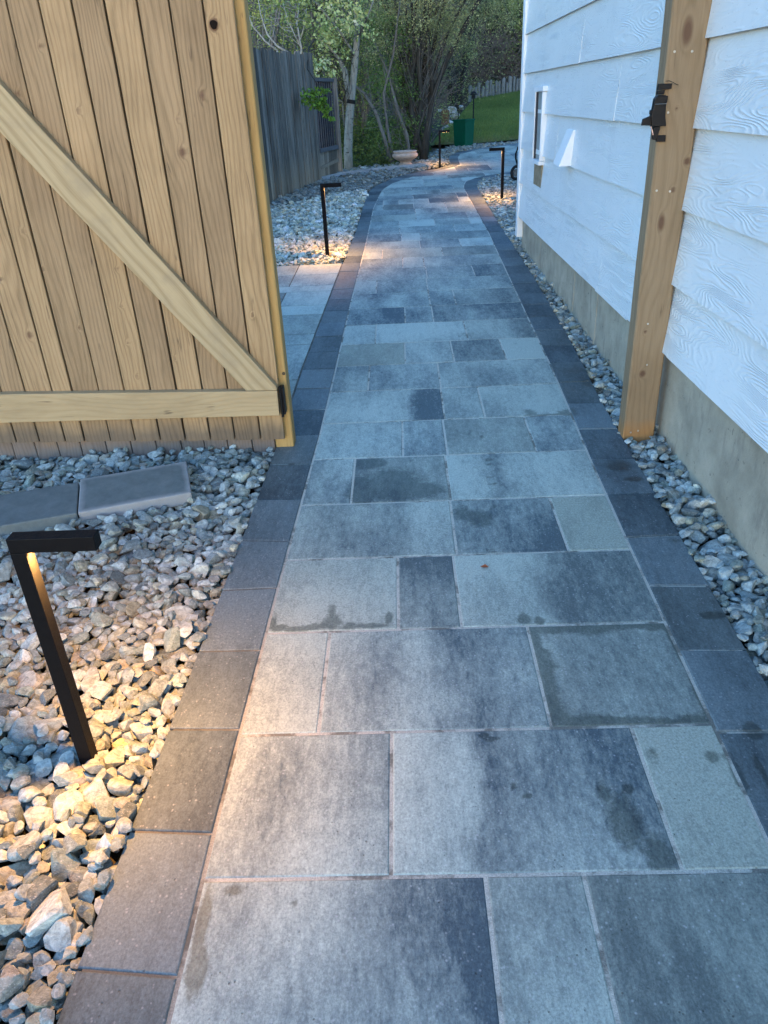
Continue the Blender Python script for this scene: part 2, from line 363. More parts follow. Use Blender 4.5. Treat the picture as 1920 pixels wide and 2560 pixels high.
def add_paver(c00, c10, c11, c01, tone, hue=0.0, clampx=None, res=None, ztop=0.0, thick=0.05, zf=None, nowet=False):
    """corner points (x,y) counter-clockwise; tone is a number or a list of (u, tone) across x"""
    global pbase
    c = [np.array(q, float) for q in (c00, c10, c11, c01)]
    yc = sum(q[1] for q in c) / 4
    if res is None: res = 0.012 if yc < 2.4 else (0.02 if yc < 4 else (0.045 if yc < 8 else 0.09))
    L = max(np.linalg.norm(c[1]-c[0]), 1e-3); D = max(np.linalg.norm(c[3]-c[0]), 1e-3)
    ch = 0.0035
    def axis(Ln):
        n = max(2, int(Ln/res)); return np.concatenate([[0, ch*0.45/Ln, ch/Ln], np.linspace(ch/Ln, 1-ch/Ln, n+1)[1:-1], [1-ch/Ln, 1-ch*.45/Ln, 1]])
    U, Vv = np.meshgrid(axis(L), axis(D)); u = U.ravel(); v = Vv.ravel()
    P = (c[0][None]*((1-u)*(1-v))[:, None] + c[1][None]*(u*(1-v))[:, None] + c[2][None]*(u*v)[:, None] + c[3][None]*((1-u)*v)[:, None])
    x, y = P[:, 0], P[:, 1]
    if clampx: x = np.minimum(np.maximum(x, clampx[0](y)+0.006), clampx[1](y)-0.006)
    du = np.minimum(u, 1-u)*L; dv = np.minimum(v, 1-v)*D; de = np.minimum(du, dv)
    tilt = random.uniform(-.0005, .0005)
    z = (zf(y) if zf else gz(y)) + ztop - 0.0026*np.clip(1-de/ch, 0, 1)**1.6 + tilt*(u-.5)*2
    ny, nxx = U.shape
    idx = np.arange(nxx*ny).reshape(ny, nxx)
    F4 = np.stack([idx[:-1, :-1], idx[:-1, 1:], idx[1:, 1:], idx[1:, :-1]], -1).reshape(-1, 4)
    ring = np.concatenate([idx[0, :], idx[1:, -1], idx[-1, -2::-1], idx[-2:0:-1, 0]])
    n0 = len(x); nr = len(ring)
    xx = np.concatenate([x, x[ring]]); yy = np.concatenate([y, y[ring]]); zz = np.concatenate([z, z[ring]-thick])
    k = np.arange(nr); k2 = (k+1) % nr
    F4 = np.concatenate([F4, np.stack([ring[k2], ring[k], n0+k, n0+k2], -1)])
    uu = np.concatenate([u, u[ring]])
    if isinstance(tone, (int, float)): T = np.full(len(xx), float(tone))
    else: T = np.interp(uu + (vnoise(xx, yy, 9, 5)-.5)*.10, [q[0] for q in tone], [q[1] for q in tone])
    T = T + (vnoise(xx + 5*c[0][0], yy*0.6, 5, int(abs(c[0][0]*97+c[0][1]*31)*10)) - .5)*0.5
    Wt = np.zeros(len(xx)) if nowet else wet_at(xx, yy)
    PV.append(np.stack([xx, yy, zz], 1)); PF.append(F4 + pbase); PT.append(T); PW.append(Wt); PH.append(np.full(len(xx), hue)); pbase += len(xx)

def flush(name, mat, label, cat):
    global PV, PF, PT, PW, PH, pbase
    me = np_mesh(name, np.concatenate(PV), np.concatenate(PF), dict(tone=np.concatenate(PT), wet=np.concatenate(PW), hue=np.concatenate(PH)))
    o = tag(link(name, me, mat), label, cat, kind='structure')
    PV, PF, PT, PW, PH, pbase = [], [], [], [], [], 0
    return o

G = 0.0042
def row(y0, y1, joints, tones, hues=None, jit=0.0):
    xe = [-2.5 if joints[0] < -1 else float(XL((y0+y1)/2)) - 0.0] + list(joints) + [float(XR((y0+y1)/2))]
    xe[0] = min(float(XL(y0)), float(XL(y1))); xe[-1] = max(float(XR(y0)), float(XR(y1)))
    for i in range(len(xe)-1):
        a, b = xe[i]+G, xe[i+1]-G
        if b - a < 0.03: continue
        j = random.uniform(-jit, jit)
        add_paver((a, y0+G), (b, y0+G), (b, y1-G+j*.2), (a, y1-G+j*.2), tones[i], hues[i] if hues else random.choice([0, 0, .25, .5, 0]), clampx=(XL, XR))
Y = [0.60, 1.045, 1.458, 1.877, 2.283, 2.678, 3.091, 3.490, 3.917, 4.33, 4.734, 5.163, 5.574]
Lt, Dk = 0.12, 0.9
row(-1.2, -.62, [-.1, .4], [.4, .6, .2]); row(-.62, -.2, [.1, .5], [.3, .5, .6]); row(-.2, .2, [-.2, .3], [.3, .5, .2]); row(.2, .60, [.0, .4], [.5, .3, .7])
row(Y[0], Y[1], [.138, .347], [[(0,.25),(.45,.42),(.62,.42),(.8,.62),(1,.66)], .32, [(0,.75),(1,.78)]], [0, .25, .5])
row(Y[1], Y[2], [-.065, .559], [[(0,.25),(.35,.45),(.6,.22),(1,.62)], [(0,.15),(.3,.3),(.38,.75),(.6,.5),(.75,.62),(1,.85)], .12], [0, 0, .75])
row(Y[2], Y[3], [-.259, .353], [.10, [(0,.15),(.25,.4),(.45,.22),(.65,.75),(1,.6)], [(0,.38),(1,.48)]], [.2, 0, .35])
row(Y[3], Y[4], [-.045, .152], [.22, .8, [(0,.12),(.42,.2),(.55,.75),(1,.85)]], [.4, .2, .3])
row(Y[4], Y[5], [.167, .564], [[(0,.3),(.35,.6),(.62,.6),(.75,.15),(1,.15)], .78, [(0,.12),(1,.1)]], [.2, .1, .9])
row(Y[5], Y[6], [-.233, .171], [.45, .65, [(0,.2),(.2,.3),(.32,.7),(.42,.4),(.6,.2),(1,.4)]], [0, .4, .2])
row(Y[6], Y[7], [-.017, .183, .583], [[(0,.3),(1,.4)], .45, .45, .55], [.1, 0, .5, 0])
row(Y[7], Y[8], [.195, .395], [[(0,.3),(.7,.25),(.8,.85),(1,.9)], .45, .3], [.1, .2, .3])
row(Y[8], Y[9], [-.201, .198], [.4, [(0,.75),(.5,.5),(1,.3)], [(0,.3),(.4,.55),(.7,.35),(1,.3)]], [.2, 0, .2])
row(Y[9], Y[10], [.010, .30, .609], [[(0,.25),(1,.4)], .35, .8, .02], [.9, .1, .2, .3])
row(Y[10], Y[11], [-.178, .417], [.12, [(0,.3),(.4,.15),(1,.3)], [(0,.3),(.6,.35),(.7,.7),(1,.7)]], [.1, 0, .3])
row(Y[11], Y[12], [.021, .216], [.72, .5, [(0,.8),(.3,.55),(1,.7)]], [0, 0, .1])
row(5.574, 6.005, [.21, .40], [[(0,.3),(.3,.75),(.6,.3),(.8,.7),(1,.4)], .6, .6], [0, 0, .2])
row(6.005, 6.42, [-.20, .21], [.35, .5, .45]); row(6.42, 6.85, [.22, .62], [.45, .55, .75])
row(6.85, 7.27, [.02, .21], [.6, .4, .45]); row(7.27, 7.66, [-.17, .40], [.35, .25, .6])
row(7.66, 8.05, [.20, .60], [.4, .5, .2]); row(8.05, 8.45, [.02, .22], [.7, .1, .6])
yy = 8.45; 
while yy < 18.9:
    y2 = yy + 0.41; x0 = float(min(XL(yy), XL(y2))); x1 = float(max(XR(yy), XR(y2)))
    js = []; x = math.floor(x0/.2)*.2 + random.choice([.2, .4, .6])
    while x < x1 - .12: js.append(x + random.uniform(-.005, .005)); x += random.choice([.2, .4, .4, .6, .6])
    js = [j for j in js if j > x0 + .05] or [x0 + .3]
    row(yy, y2, js, [random.choice([.15, .3, .45, .6, .8, [(0,.2),(.5,.7),(1,.5)], [(0,.7),(.5,.3),(1,.3)]]) for _ in range(len(js)+1)])
    yy = y2
PAVE = paver_mat('paver_concrete', (0.445, 0.50, 0.445), (0.078, 0.108, 0.125))
flush('path', PAVE, 'walkway of blue grey and buff concrete slabs in three sizes running away to a bend', 'path')

def chain(P):  # dense polyline as y-parametrised points
    ys_ = np.linspace(P[0][0], P[-1][0], 900); a = np.array(P); return np.stack([np.interp(ys_, a[:, 0], a[:, 1]), ys_], 1)
def border(outer, inner, side, start, ln=0.313):
    O = chain(outer); I = chain(inner)
    sl = np.concatenate([[0], np.cumsum(np.linalg.norm(np.diff(O, axis=0), axis=1))])
    s0 = np.interp(start, O[:, 1], sl); s0 -= math.floor(s0/ln)*ln
    stops = np.arange(s0, sl[-1], ln)
    pts = np.stack([np.interp(stops, sl, O[:, 0]), np.interp(stops, sl, O[:, 1])], 1)
    for i in range(len(pts)-1):
        a, b = pts[i], pts[i+1]
        # matching inner points: across the border, square to the run
        def inn(p, q0, q1):
            t = (q1-q0)/np.linalg.norm(q1-q0); nrm = np.array([t[1], -t[0]])*side
            rel = I - p; along = np.abs(rel @ t); across = rel @ nrm
            k = np.argmin(along + np.where((across > 0.05) & (across < .5), 0, 9)); return I[k]
        pa = inn(a, pts[max(i-1, 0)], pts[min(i+1, len(pts)-1)]); pb = inn(b, pts[i], pts[min(i+2, len(pts)-1)])
        t = (b-a)/np.linalg.norm(b-a)*G*.7
        w = (pa-a)/max(np.linalg.norm(pa-a), 1e-3)*G
        q = [a+t+w*.3, pa+t-w, pb-t-w, b-t+w*.3] if side > 0 else [pa+t-w, a+t+w*.3, b-t+w*.3, pb-t-w]
        add_paver(*q, tone=random.uniform(.15, .85), hue=random.choice([0, 0, .15]), ztop=0.0015 + random.uniform(-.0015, .0015), thick=.06)
border(OLp, XLp, 1, 1.172)
border(ORp, XRp, -1, 1.738)
EDGE = paver_mat('border_concrete', (0.155, 0.192, 0.202), (0.046, 0.062, 0.070), edge=True)
flush('path_border', EDGE, 'single row of dark charcoal border slabs along both sides of the walkway', 'path border')

# side paving beyond the gate, left of the walkway
def side_row(y0, y1, js, tones, sk=0.02):
    xe = [-2.6] + js + [-0.3]
    OLm = lambda y: OL(y) - 0.006
    for i in range(len(xe)-1):
        a, b = xe[i]+G, xe[i+1]-G
        add_paver((a, y0+G-(a+.6)*0), (b, y0+G), (b, y1-G), (a, y1-G), tones[i], random.choice([0, .2, .4]), clampx=(lambda y: y*0-2.6, OLm), res=.05, ztop=-.004)
for y0, y1, js, tn in [(3.38,3.75,[-1.5,-.9],[.5,.4,.6]),(3.75,4.15,[-1.8,-1.2],[.4,.6,.5]),(4.15,4.80,[-1.6,-1.0],[.5,.4,.35]),(4.80,5.02,[-1.3],[.2,.18]),(5.02,5.50,[-1.7,-1.1],[.5,.4,.5]),
                        (5.50,5.75,[-1.2],[.1,.05]),(5.75,6.17,[-1.5,-.93],[.4,.5,.3]),(6.17,6.36,[-1.4],[.02,.0]),(6.36,6.76,[-1.6,-.93],[.4,.4,.2]),(6.76,7.16,[-1.3,-.93],[.3,.3,.12])]:
    side_row(y0, y1, js, tn)
flush('side_paving', PAVE, 'banded grey slabs of the side patio seen between the open gate and the walkway', 'paving')

# joint sand under the slabs
def strip(Lf, Rf, y0, y1, dz, n=200):
    ys_ = np.linspace(y0, y1, n); V = []; F = []
    for i, y in enumerate(ys_): V += [(float(Lf(y)), y, gz(y)+dz), (float(Rf(y)), y, gz(y)+dz)]
    for i in range(n-1): F.append((2*i, 2*i+1, 2*i+3, 2*i+2))
    return V, F
V1, F1 = strip(lambda y: OL(y)+.012, lambda y: OR(min(y, 13.4))-.012, -2.9, 13.4, -.0022)
b = len(V1); V2, F2 = strip(lambda y: OL(y)+.012, lambda y: 5.0, 13.41, 18.9, -.0022, 80)
V1 += V2; F1 += [tuple(i+b for i in f) for f in F2]; b = len(V1)
V2, F2 = strip(lambda y: -2.6, lambda y: OL(y)+.008, 3.39, 7.15, -.0065, 30)
V1 += V2; F1 += [tuple(i+b for i in f) for f in F2]
m = NM('joint_sand', 0.95, 0.1); p = m.co()
c = m.mix(m.ramp(m.noise(p, 300, 3, .7), .3, .7), (0.34, 0.33, 0.28), (0.66, 0.64, 0.56))
c = m.mix(m.ramp(m.noise(p, 9, 4, .7), .50, .60, 0, .75), c, (0.10, 0.10, 0.085)); c = m.mix(m.ramp(m.sep(p)[0], -.44, -.50, 0, .8), c, (.075,.07,.06))
SAND = m.out(c, None, m.bump(m.noise(p, 350, 3), .8, .002))
tag(link('joint_sand', np_mesh('joint_sand', V1, F1), SAND), 'grey sand swept into the joints between the slabs', 'sand', kind='structure')

# ================================================================== GRAVEL
def ico(sub):
    bm = bmesh.new(); bmesh.ops.create_icosphere(bm, subdivisions=sub, radius=1)
    V = np.array([v.co[:] for v in bm.verts]); F = np.array([[v.index for v in f.verts] for f in bm.faces]); bm.free(); return V, F
def stone_variants(sub, n, seed):
    r = np.random.default_rng(seed); V0, F0 = ico(sub); out = []
    for _ in range(n):
        V = V0.copy()
        for _k in range(r.integers(7, 12)):
            nn = r.normal(size=3); nn /= np.linalg.norm(nn); d = r.uniform(.34, .74)
            s = V @ nn; over = s > d; V[over] -= np.outer(s[over]-d, nn)*r.uniform(.92, 1.0)
        V /= np.abs(V).max(0); out.append(V)
    return out, F0
SV = {s: stone_variants(s, 26, 40+s) for s in (1, 2, 3)}
PAL = np.array([[.95,1.03,1.0]])*1.0*np.array([[.34,.35,.35],[.27,.29,.29],[.42,.42,.41],[.20,.22,.22],[.14,.16,.17],[.36,.33,.27],[.30,.27,.21],[.52,.51,.49],[.25,.27,.24],[.33,.29,.26],[.40,.41,.38]])
PPR = np.array([.18,.15,.14,.12,.07,.08,.04,.07,.07,.03,.05])

def inpoly(x, y, poly):
    c = np.zeros(np.shape(x), bool); n = len(poly)
    for i in range(n):
        x1, y1 = poly[i]; x2, y2 = poly[(i+1) % n]
        if y1 == y2: continue
        t = ((y1 > y) != (y2 > y)) & (x < (x2-x1)*(y-y1)/(y2-y1)+x1); c ^= t
    return c

def gravel(name, label, poly, rmean, top, depth, res, detail, mat, pal=PAL, ppr=PPR, seed=1, extra=(), mul=1.0, avoid=(), sigma=.28):
    r = np.random.default_rng(seed); poly = [tuple(p) for p in poly]; P = np.array(poly)
    x0, y0 = P.min(0)-.05; x1, y1 = P.max(0)+.05
    nx_, ny_ = int((x1-x0)/res)+1, int((y1-y0)/res)+1
    X, Yg = np.meshgrid(x0+np.arange(nx_)*res, y0+np.arange(ny_)*res)
    ins = inpoly(X, Yg, poly); H = np.where(ins, -depth, 0.02)   # heights above gz
    cand = np.argwhere(ins); area = len(cand)*res*res
    Vs, Fs, Cs = [], [], []; base = 0; n = 0
    todo = list(extra)
    nmax = int(area/(math.pi*rmean*rmean*1.0)*5)
    while n < nmax:
        n += 1
        if todo: px, py, a, colr = todo.pop(0); fixed = True
        else:
            fixed = False
            q = cand[r.integers(0, len(cand), 7)]; hh = H[q[:, 0], q[:, 1]]; j, i = q[np.argmin(hh)]
            if hh.min() > top - rmean*.35: 
                if r.random() < .02: break
                continue
            px, py = x0+i*res+r.uniform(-.5, .5)*res, y0+j*res+r.uniform(-.5, .5)*res
            a = rmean*math.exp(r.normal()*sigma); colr = pal[r.choice(len(pal), p=ppr)]*r.uniform(.85, 1.15)*mul
        if any((px-ax)**2+(py-ay)**2 < (ar+a*.5)**2 for ax, ay, ar in avoid): continue
        b_ = a*r.uniform(.62, .9); c_ = a*r.uniform(.45, .68); th = r.uniform(0, math.pi)
        ct, st = math.cos(th), math.sin(th)
        k = int(a/res)+1; ic, jc = int(round((px-x0)/res)), int(round((py-y0)/res))
        ia, ib, ja, jb = max(0, ic-k), min(nx_, ic+k+1), max(0, jc-k), min(ny_, jc+k+1)
        if ib-ia < 2 or jb-ja < 2: continue
        dx, dy = X[ja:jb, ia:ib]-px, Yg[ja:jb, ia:ib]-py
        e = ((dx*ct+dy*st)/a)**2+((-dx*st+dy*ct)/b_)**2; mk = e < 1
        if mk.sum() < 1: continue
        if not fixed and (~ins[ja:jb, ia:ib][e < .72]).any() and r.random() < .9: continue
        hp = c_*np.sqrt(1-e[mk]); hs = H[ja:jb, ia:ib][mk]
        zc = np.quantile(hs+hp, .62)
        if zc > top + rmean*.9 and not fixed: continue
        H[ja:jb, ia:ib][mk] = np.maximum(hs, zc+hp*.9)
        sub = detail(py); vs, F0 = SV[sub]; V = vs[r.integers(len(vs))]*np.array([a, b_, c_])*1.08
        rx, ry = r.normal()*.3, r.normal()*.3
        Rx = np.array([[1,0,0],[0,math.cos(rx),-math.sin(rx)],[0,math.sin(rx),math.cos(rx)]]); Ry = np.array([[math.cos(ry),0,math.sin(ry)],[0,1,0],[-math.sin(ry),0,math.cos(ry)]])
        Rz = np.array([[ct,-st,0],[st,ct,0],[0,0,1]])
        V = V @ (Rz @ Ry @ Rx).T + np.array([px, py, gz(py)+zc])
        Vs.append(V); Fs.append(F0+base); base += len(V); Cs.append(np.repeat(np.clip(np.array(colr), 0, .7)[None], len(V), 0))
    # small stones drop into the holes that are left
    low = np.argwhere(ins & (H < top - rmean*1.15))
    if len(low):
        low = low[r.permutation(len(low))][:int(len(low)*.5)]
        for j, i in low:
            if H[j, i] > top - rmean*1.15: continue
            px, py = x0+i*res, y0+j*res; a = rmean*r.uniform(.72, 1.0)
            if not inpoly(np.array([px]), np.array([py]), poly)[0]: continue
            k = int(a/res)+1; ja, jb, ia, ib = max(0, j-k), j+k+1, max(0, i-k), i+k+1
            e = ((X[ja:jb, ia:ib]-px)**2+(Yg[ja:jb, ia:ib]-py)**2)/a**2; mk = e < 1
            hp = a*.6*np.sqrt(np.clip(1-e[mk], 0, 1)); hs = H[ja:jb, ia:ib][mk]; zc = np.quantile(hs+hp, .35)
            H[ja:jb, ia:ib][mk] = np.maximum(hs, zc+hp); sub = max(1, detail(py)-1); vs, F0 = SV[sub]
            th = r.uniform(0, 6.28); Rz = np.array([[math.cos(th),-math.sin(th),0],[math.sin(th),math.cos(th),0],[0,0,1]])
            V = (vs[r.integers(len(vs))]*np.array([a, a*.8, a*.62])) @ Rz.T + np.array([px, py, gz(py)+zc])
            Vs.append(V); Fs.append(F0+base); base += len(V); Cs.append(np.repeat(np.clip(pal[r.choice(len(pal), p=ppr)]*mul*r.uniform(.7, 1.1), 0, .7)[None], len(V), 0))
    me = np_mesh(name, np.concatenate(Vs), np.concatenate(Fs), dict(col=np.concatenate(Cs)))
    me.polygons.foreach_set('use_smooth', np.ones(len(me.polygons), bool))
    try:
        bm = bmesh.new(); bm.from_mesh(me)
        for e in bm.edges:
            if len(e.link_faces) == 2 and e.calc_face_angle(0) > 0.22: e.smooth = False
        bm.to_mesh(me); bm.free()
    except Exception: pass
    return tag(link(name, me, mat), label, 'gravel', kind='stuff')

GRAV = stone_mat('river_rock')
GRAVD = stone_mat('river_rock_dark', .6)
left_poly = [(-2.9,.1),(-2.9,3.232)] + [(-.615,3.232)] + [(float(OL(y))-.006, y) for y in (3.0,2.4,1.8,1.2,.76,.1)]
LAMPS = [(-.855,1.401,.665,1),(-.690,7.446,.645,1),(1.340,10.497,.61,-1),(.757,14.628,.575,1)]
yel = np.array([.50,.40,.20])
gravel('gravel_bed', 'pale grey crushed rock filling the bed left of the walkway in front of the gate', left_poly, .0240, -.004, .05, .004,
       lambda y: 3 if y < 1.75 else 2, GRAV, seed=3, avoid=[(-.855,1.401,.018)],
       extra=[(-.795,1.455,.040,yel),(-.84,1.33,.040,(.42,.38,.30)),(-.76,1.36,.030,(.5,.48,.44)),(-.95,1.46,.028,(.30,.33,.35)),(-.93,1.38,.032,(.25,.30,.33)),(-.98,1.35,.034,(.27,.31,.33)),(-.72,1.18,.042,(.52,.52,.52)),(-.78,1.75,.035,(.40,.38,.34)),(-.9,2.0,.035,(.3,.3,.3))])
right_poly = [(float(OR(y))+.006, y) for y in np.linspace(.3, 12, 40)] + [(1.25,12.42),(1.47,12.8),(1.83,13.1),(3.2,13.3),(3.2,7.75),(1.2,7.72),(1.172,7.6),(1.168,.3)]
gravel('gravel_bed', 'narrow strip of grey rock between the walkway and the white house wall', right_poly, .024, .004, .05, .006,
       lambda y: 2 if y < 5 else 1, GRAV, seed=5, avoid=[(1.34,10.497,.02),(1.065,3.245,.075)])
mid_poly = [(-.66,7.2),(-.52,7.35)] + [(float(OL(y))-.008, y) for y in (8, 9, 10, 11, 11.7)] + [(-.84,11.9),(-1.35,11.17),(-1.72,10.6),(-2.4,9),(-2.9,7.17)]
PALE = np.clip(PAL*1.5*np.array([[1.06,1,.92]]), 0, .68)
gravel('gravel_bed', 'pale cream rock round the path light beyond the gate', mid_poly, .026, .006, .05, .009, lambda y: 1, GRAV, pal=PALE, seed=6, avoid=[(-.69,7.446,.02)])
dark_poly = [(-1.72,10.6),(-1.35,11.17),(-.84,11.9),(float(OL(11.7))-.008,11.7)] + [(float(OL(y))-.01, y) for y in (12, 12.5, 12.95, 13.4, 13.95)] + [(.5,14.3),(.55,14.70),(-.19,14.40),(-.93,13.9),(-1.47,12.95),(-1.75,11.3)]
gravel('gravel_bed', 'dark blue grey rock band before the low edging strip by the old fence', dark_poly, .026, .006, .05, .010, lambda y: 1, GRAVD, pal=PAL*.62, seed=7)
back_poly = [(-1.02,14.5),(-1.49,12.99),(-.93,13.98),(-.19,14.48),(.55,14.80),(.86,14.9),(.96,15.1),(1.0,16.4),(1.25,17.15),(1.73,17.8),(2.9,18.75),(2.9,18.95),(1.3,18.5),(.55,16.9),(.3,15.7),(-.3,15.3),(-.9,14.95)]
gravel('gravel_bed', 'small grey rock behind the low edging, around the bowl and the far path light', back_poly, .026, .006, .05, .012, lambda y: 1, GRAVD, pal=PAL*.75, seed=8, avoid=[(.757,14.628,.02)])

# thin edging strip
m = MB(); ed = [(-1.50,12.93),(-.93,13.945),(-.19,14.445),(.60,14.80)]
for a, b2 in zip(ed[:-1], ed[1:]):
    m.hexa([(a[0],a[1],gz(a[1])-.05),(b2[0],b2[1],gz(b2[1])-.05),(b2[0]-.012,b2[1]+.025,gz(b2[1])-.05),(a[0]-.012,a[1]+.025,gz(a[1])-.05),
            (a[0],a[1],gz(a[1])+.06),(b2[0],b2[1],gz(b2[1])+.06),(b2[0]-.012,b2[1]+.025,gz(b2[1])+.06),(a[0]-.012,a[1]+.025,gz(a[1])+.06)])
tag(m.build('bed_edging', plain('edging_grey', (.28,.30,.32), .6)), 'thin grey edging strip curving between dark and pale rock by the old fence', 'garden edging')

# loose edging slabs lying on the rock
def loose_slab(c, rz, L, Wd, tiltx, tilty, label, mat, z):
    mb = MB(); nx_, ny_ = 46, 30; th = .055
    for s_ in (0,): pass
    mb.box(-L/2, L/2, -Wd/2, Wd/2, -th, 0)
    xf = Matrix.Translation((c[0], c[1], z)) @ Matrix.Rotation(rz, 4, 'Z') @ Matrix.Rotation(tiltx, 4, 'X') @ Matrix.Rotation(tilty, 4, 'Y')
    o = mb.build('concrete_slab', mat, bevel=.006, seg=2); o.matrix_world = xf
    me = o.data
    return tag(o, label, 'slab')
def slab_mat(name, rim):
    m = NM(name, .8, .25); s = m.sep(m.obj()); p = m.obj()
    dx = m.math('SUBTRACT', .2235, m.math('ABSOLUTE', s[0])); dy = m.math('SUBTRACT', .134, m.math('ABSOLUTE', s[1]))
    d = m.math('ADD', m.math('MINIMUM', dx, dy), m.math('MULTIPLY', m.math('SUBTRACT', m.noise(p, 14, 4), .5), .03))
    c = m.mix(m.ramp(m.noise(p, 12, 5, .7), .3, .7), (.10,.122,.124), (.16,.188,.19))
    if rim: c = m.mix(m.ramp(d, .0, .028, .85, 0), c, (.32,.325,.33))
    g = m.noise(p, 380, 3, .7); c = m.mix(1.0, c, m.mix(g, (.7,.7,.7), (1.3,1.3,1.3)), 'MULTIPLY')
    return m.out(c, None, m.bump(g, .5, .0015))
loose_slab((-1.145, 2.805), RAD(17), .447, .268, RAD(6), RAD(-1), 'darker loose edging slab with a pale worn rim lying on the rock', slab_mat('slab_rimmed', True), gz(2.8)+.050)
loose_slab((-1.575, 2.665), RAD(18), .447, .268, RAD(3), 0, 'plain blue grey loose slab at the left edge, butted against the rimmed slab', slab_mat('slab_plain', False), gz(2.67)+.046)

# ================================================================== GATE AND CEDAR FENCE
CEDAR = wood_mat('cedar', (.41,.275,.148), (.180,.115,.055), weather_shade=(.14,.11,.08), contrast=1.0)  # foot tint mixes splash dirt with shade painted into the colour
PINE = wood_mat('pale_pine', (.45,.335,.185), (.31,.215,.11), freq=.8, horiz=True, contrast=.7)
PINEB = wood_mat('pale_pine_brace', (.62,.47,.27), (.42,.28,.14), freq=.8, horiz=True, contrast=.8)
YPOST = wood_mat('yellow_post_wood', (.46,.30,.115), (.34,.21,.075), freq=.6, contrast=.7)
FENCEW = wood_mat('cedar_fence', (.26,.17,.10), (.16,.10,.055), weather_shade=(.18,.16,.15))

KN = [(-.640,1.764,.016,2.2),(-.718,1.546,.018,1),(-.826,1.358,.020,1.1),(-1.192,1.516,.012,1),(-1.409,1.583,.013,1),(-1.282,1.729,.012,.9),(-.82,1.471,.012,.8),(-1.614,.678,.018,1),(-1.668,.917,.010,1),
      (-1.189,.786,.010,1),(-1.176,.936,.011,.9),(-1.191,.628,.009,1),(-1.481,.949,.009,1),(-.638,.724,.010,1),(-1.391,.701,.010,1),(-1.186,.475,.010,.9),(-1.52,1.1,.012,.9),(-.95,1.9,.014,1),(-1.75,1.4,.014,1),(-1.6,1.95,.015,1),(-1.0,.55,.01,.8)]
def boards(name, xs_, zb, zt, y0, y1, mat, parent, gap=(.003,.007), step=.012, knots=KN, dirt_shade_h=None, seed=3, warp=.002):
    """vertical boards, each a box with a dense front face; one mesh"""
    r = random.Random(seed); VV, FF, RN, KK, DD = [], [], [], [], []; base = 0
    for i in range(len(xs_)-1):
        a, b_ = xs_[i]+r.uniform(*gap)/2, xs_[i+1]-r.uniform(*gap)/2
        z0 = zb(a) if callable(zb) else zb; z1 = zt(a) if callable(zt) else zt
        yo = r.uniform(-warp, warp); e = .0025
        ua = np.concatenate([[a], np.linspace(a+e, b_-e, max(2, int((b_-a)/step))), [b_]]); va = np.linspace(z0, z1, int((z1-z0)/step))
        U, Vv = np.meshgrid(ua, va); u = U.ravel(); v = Vv.ravel(); yf = np.full(len(u), y0+yo)
        yf[(u <= a+1e-6) | (u >= b_-1e-6)] += e*.8
        ny_, nx_ = U.shape; idx = np.arange(nx_*ny_).reshape(ny_, nx_)
        F4 = np.stack([idx[:-1, :-1], idx[:-1, 1:], idx[1:, 1:], idx[1:, :-1]], -1).reshape(-1, 4)
        ring = np.concatenate([idx[0, :], idx[1:, -1], idx[-1, -2::-1], idx[-2:0:-1, 0]]); nr = len(ring); n0 = len(u)
        kk = np.arange(nr); k2 = (kk+1) % nr
        F4 = np.concatenate([F4, np.stack([ring[k2], ring[kk], n0+kk, n0+k2], -1), [[n0+nr, n0+nr+1, n0+nr+2, n0+nr+3][::-1]]])
        xx = np.concatenate([u, u[ring], [a, b_, b_, a]]); zz = np.concatenate([v, v[ring], [z0, z0, z1, z1]]); yv = np.concatenate([yf, np.full(nr+4, y1+yo)])
        kf = np.zeros(len(xx))
        for kx, kz, kr, kg in knots:
            if a-.01 < kx < b_+.01: kf = np.maximum(kf, kg*np.exp(-(((xx-kx)/(kr*.8))**2+((zz-kz)/(kr*1.1))**2)*.8))
        dd = np.clip(1.05-(zz-z0)/dirt_shade_h, 0, 1) if dirt_shade_h else np.zeros(len(xx))
        VV.append(np.stack([xx, yv, zz], 1)); FF.append(F4+base); RN.append(np.full(len(xx), r.random())); KK.append(kf); DD.append(dd); base += len(xx)
    me = np_mesh(name, np.concatenate(VV), np.concatenate(FF), dict(rnd=np.concatenate(RN), knot=np.concatenate(KK), dirt_shade=np.concatenate(DD)))
    return link(name, me, mat, parent)

gate = empty('garden_gate', (-.56, 3.2, .14), 'tall cedar board gate standing open with a pale diagonal brace and bottom rail', 'gate')
gx = [-2.05,-1.93,-1.811,-1.704,-1.581,-1.490,-1.370,-1.256,-1.136,-1.020,-.905,-.790,-.671,-.557]
boards('board_panel', gx, lambda x: .146+(x+.557)*-.027, 2.32, 3.199, 3.217, CEDAR, gate, gap=(.0035,.010), dirt_shade_h=.13)  # board feet darkened: dirt plus painted shade below the rail
kh = MB(); kh.prism([(-.640+.0125*math.cos(a_)*(1+.15*math.sin(3*a_)), 1.764+.0155*math.sin(a_)*(1+.1*math.cos(2*a_))) for a_ in np.linspace(0, 6.283, 18)[:-1]], 'y', 3.1935, 3.205)
kh.build('knot_hole_disc', plain('knot_black', (.012,.008,.006), .9, .1), gate)  # raised black disc painting the shade inside the hole
def wood_beam(name, pts, y0, y1, mat, parent, bevel=.003, rv=.37):
    mb = MB(); mb.rv = rv; mb.prism(pts, 'y', y0, y1); return mb.build(name, mat, parent, bevel=bevel)
wood_beam('bottom_rail', [(-2.05,.298),(-.5655,.2795),(-.5625,.3955),(-2.05,.437)], 3.161, 3.1985, PINE, gate, rv=.2)
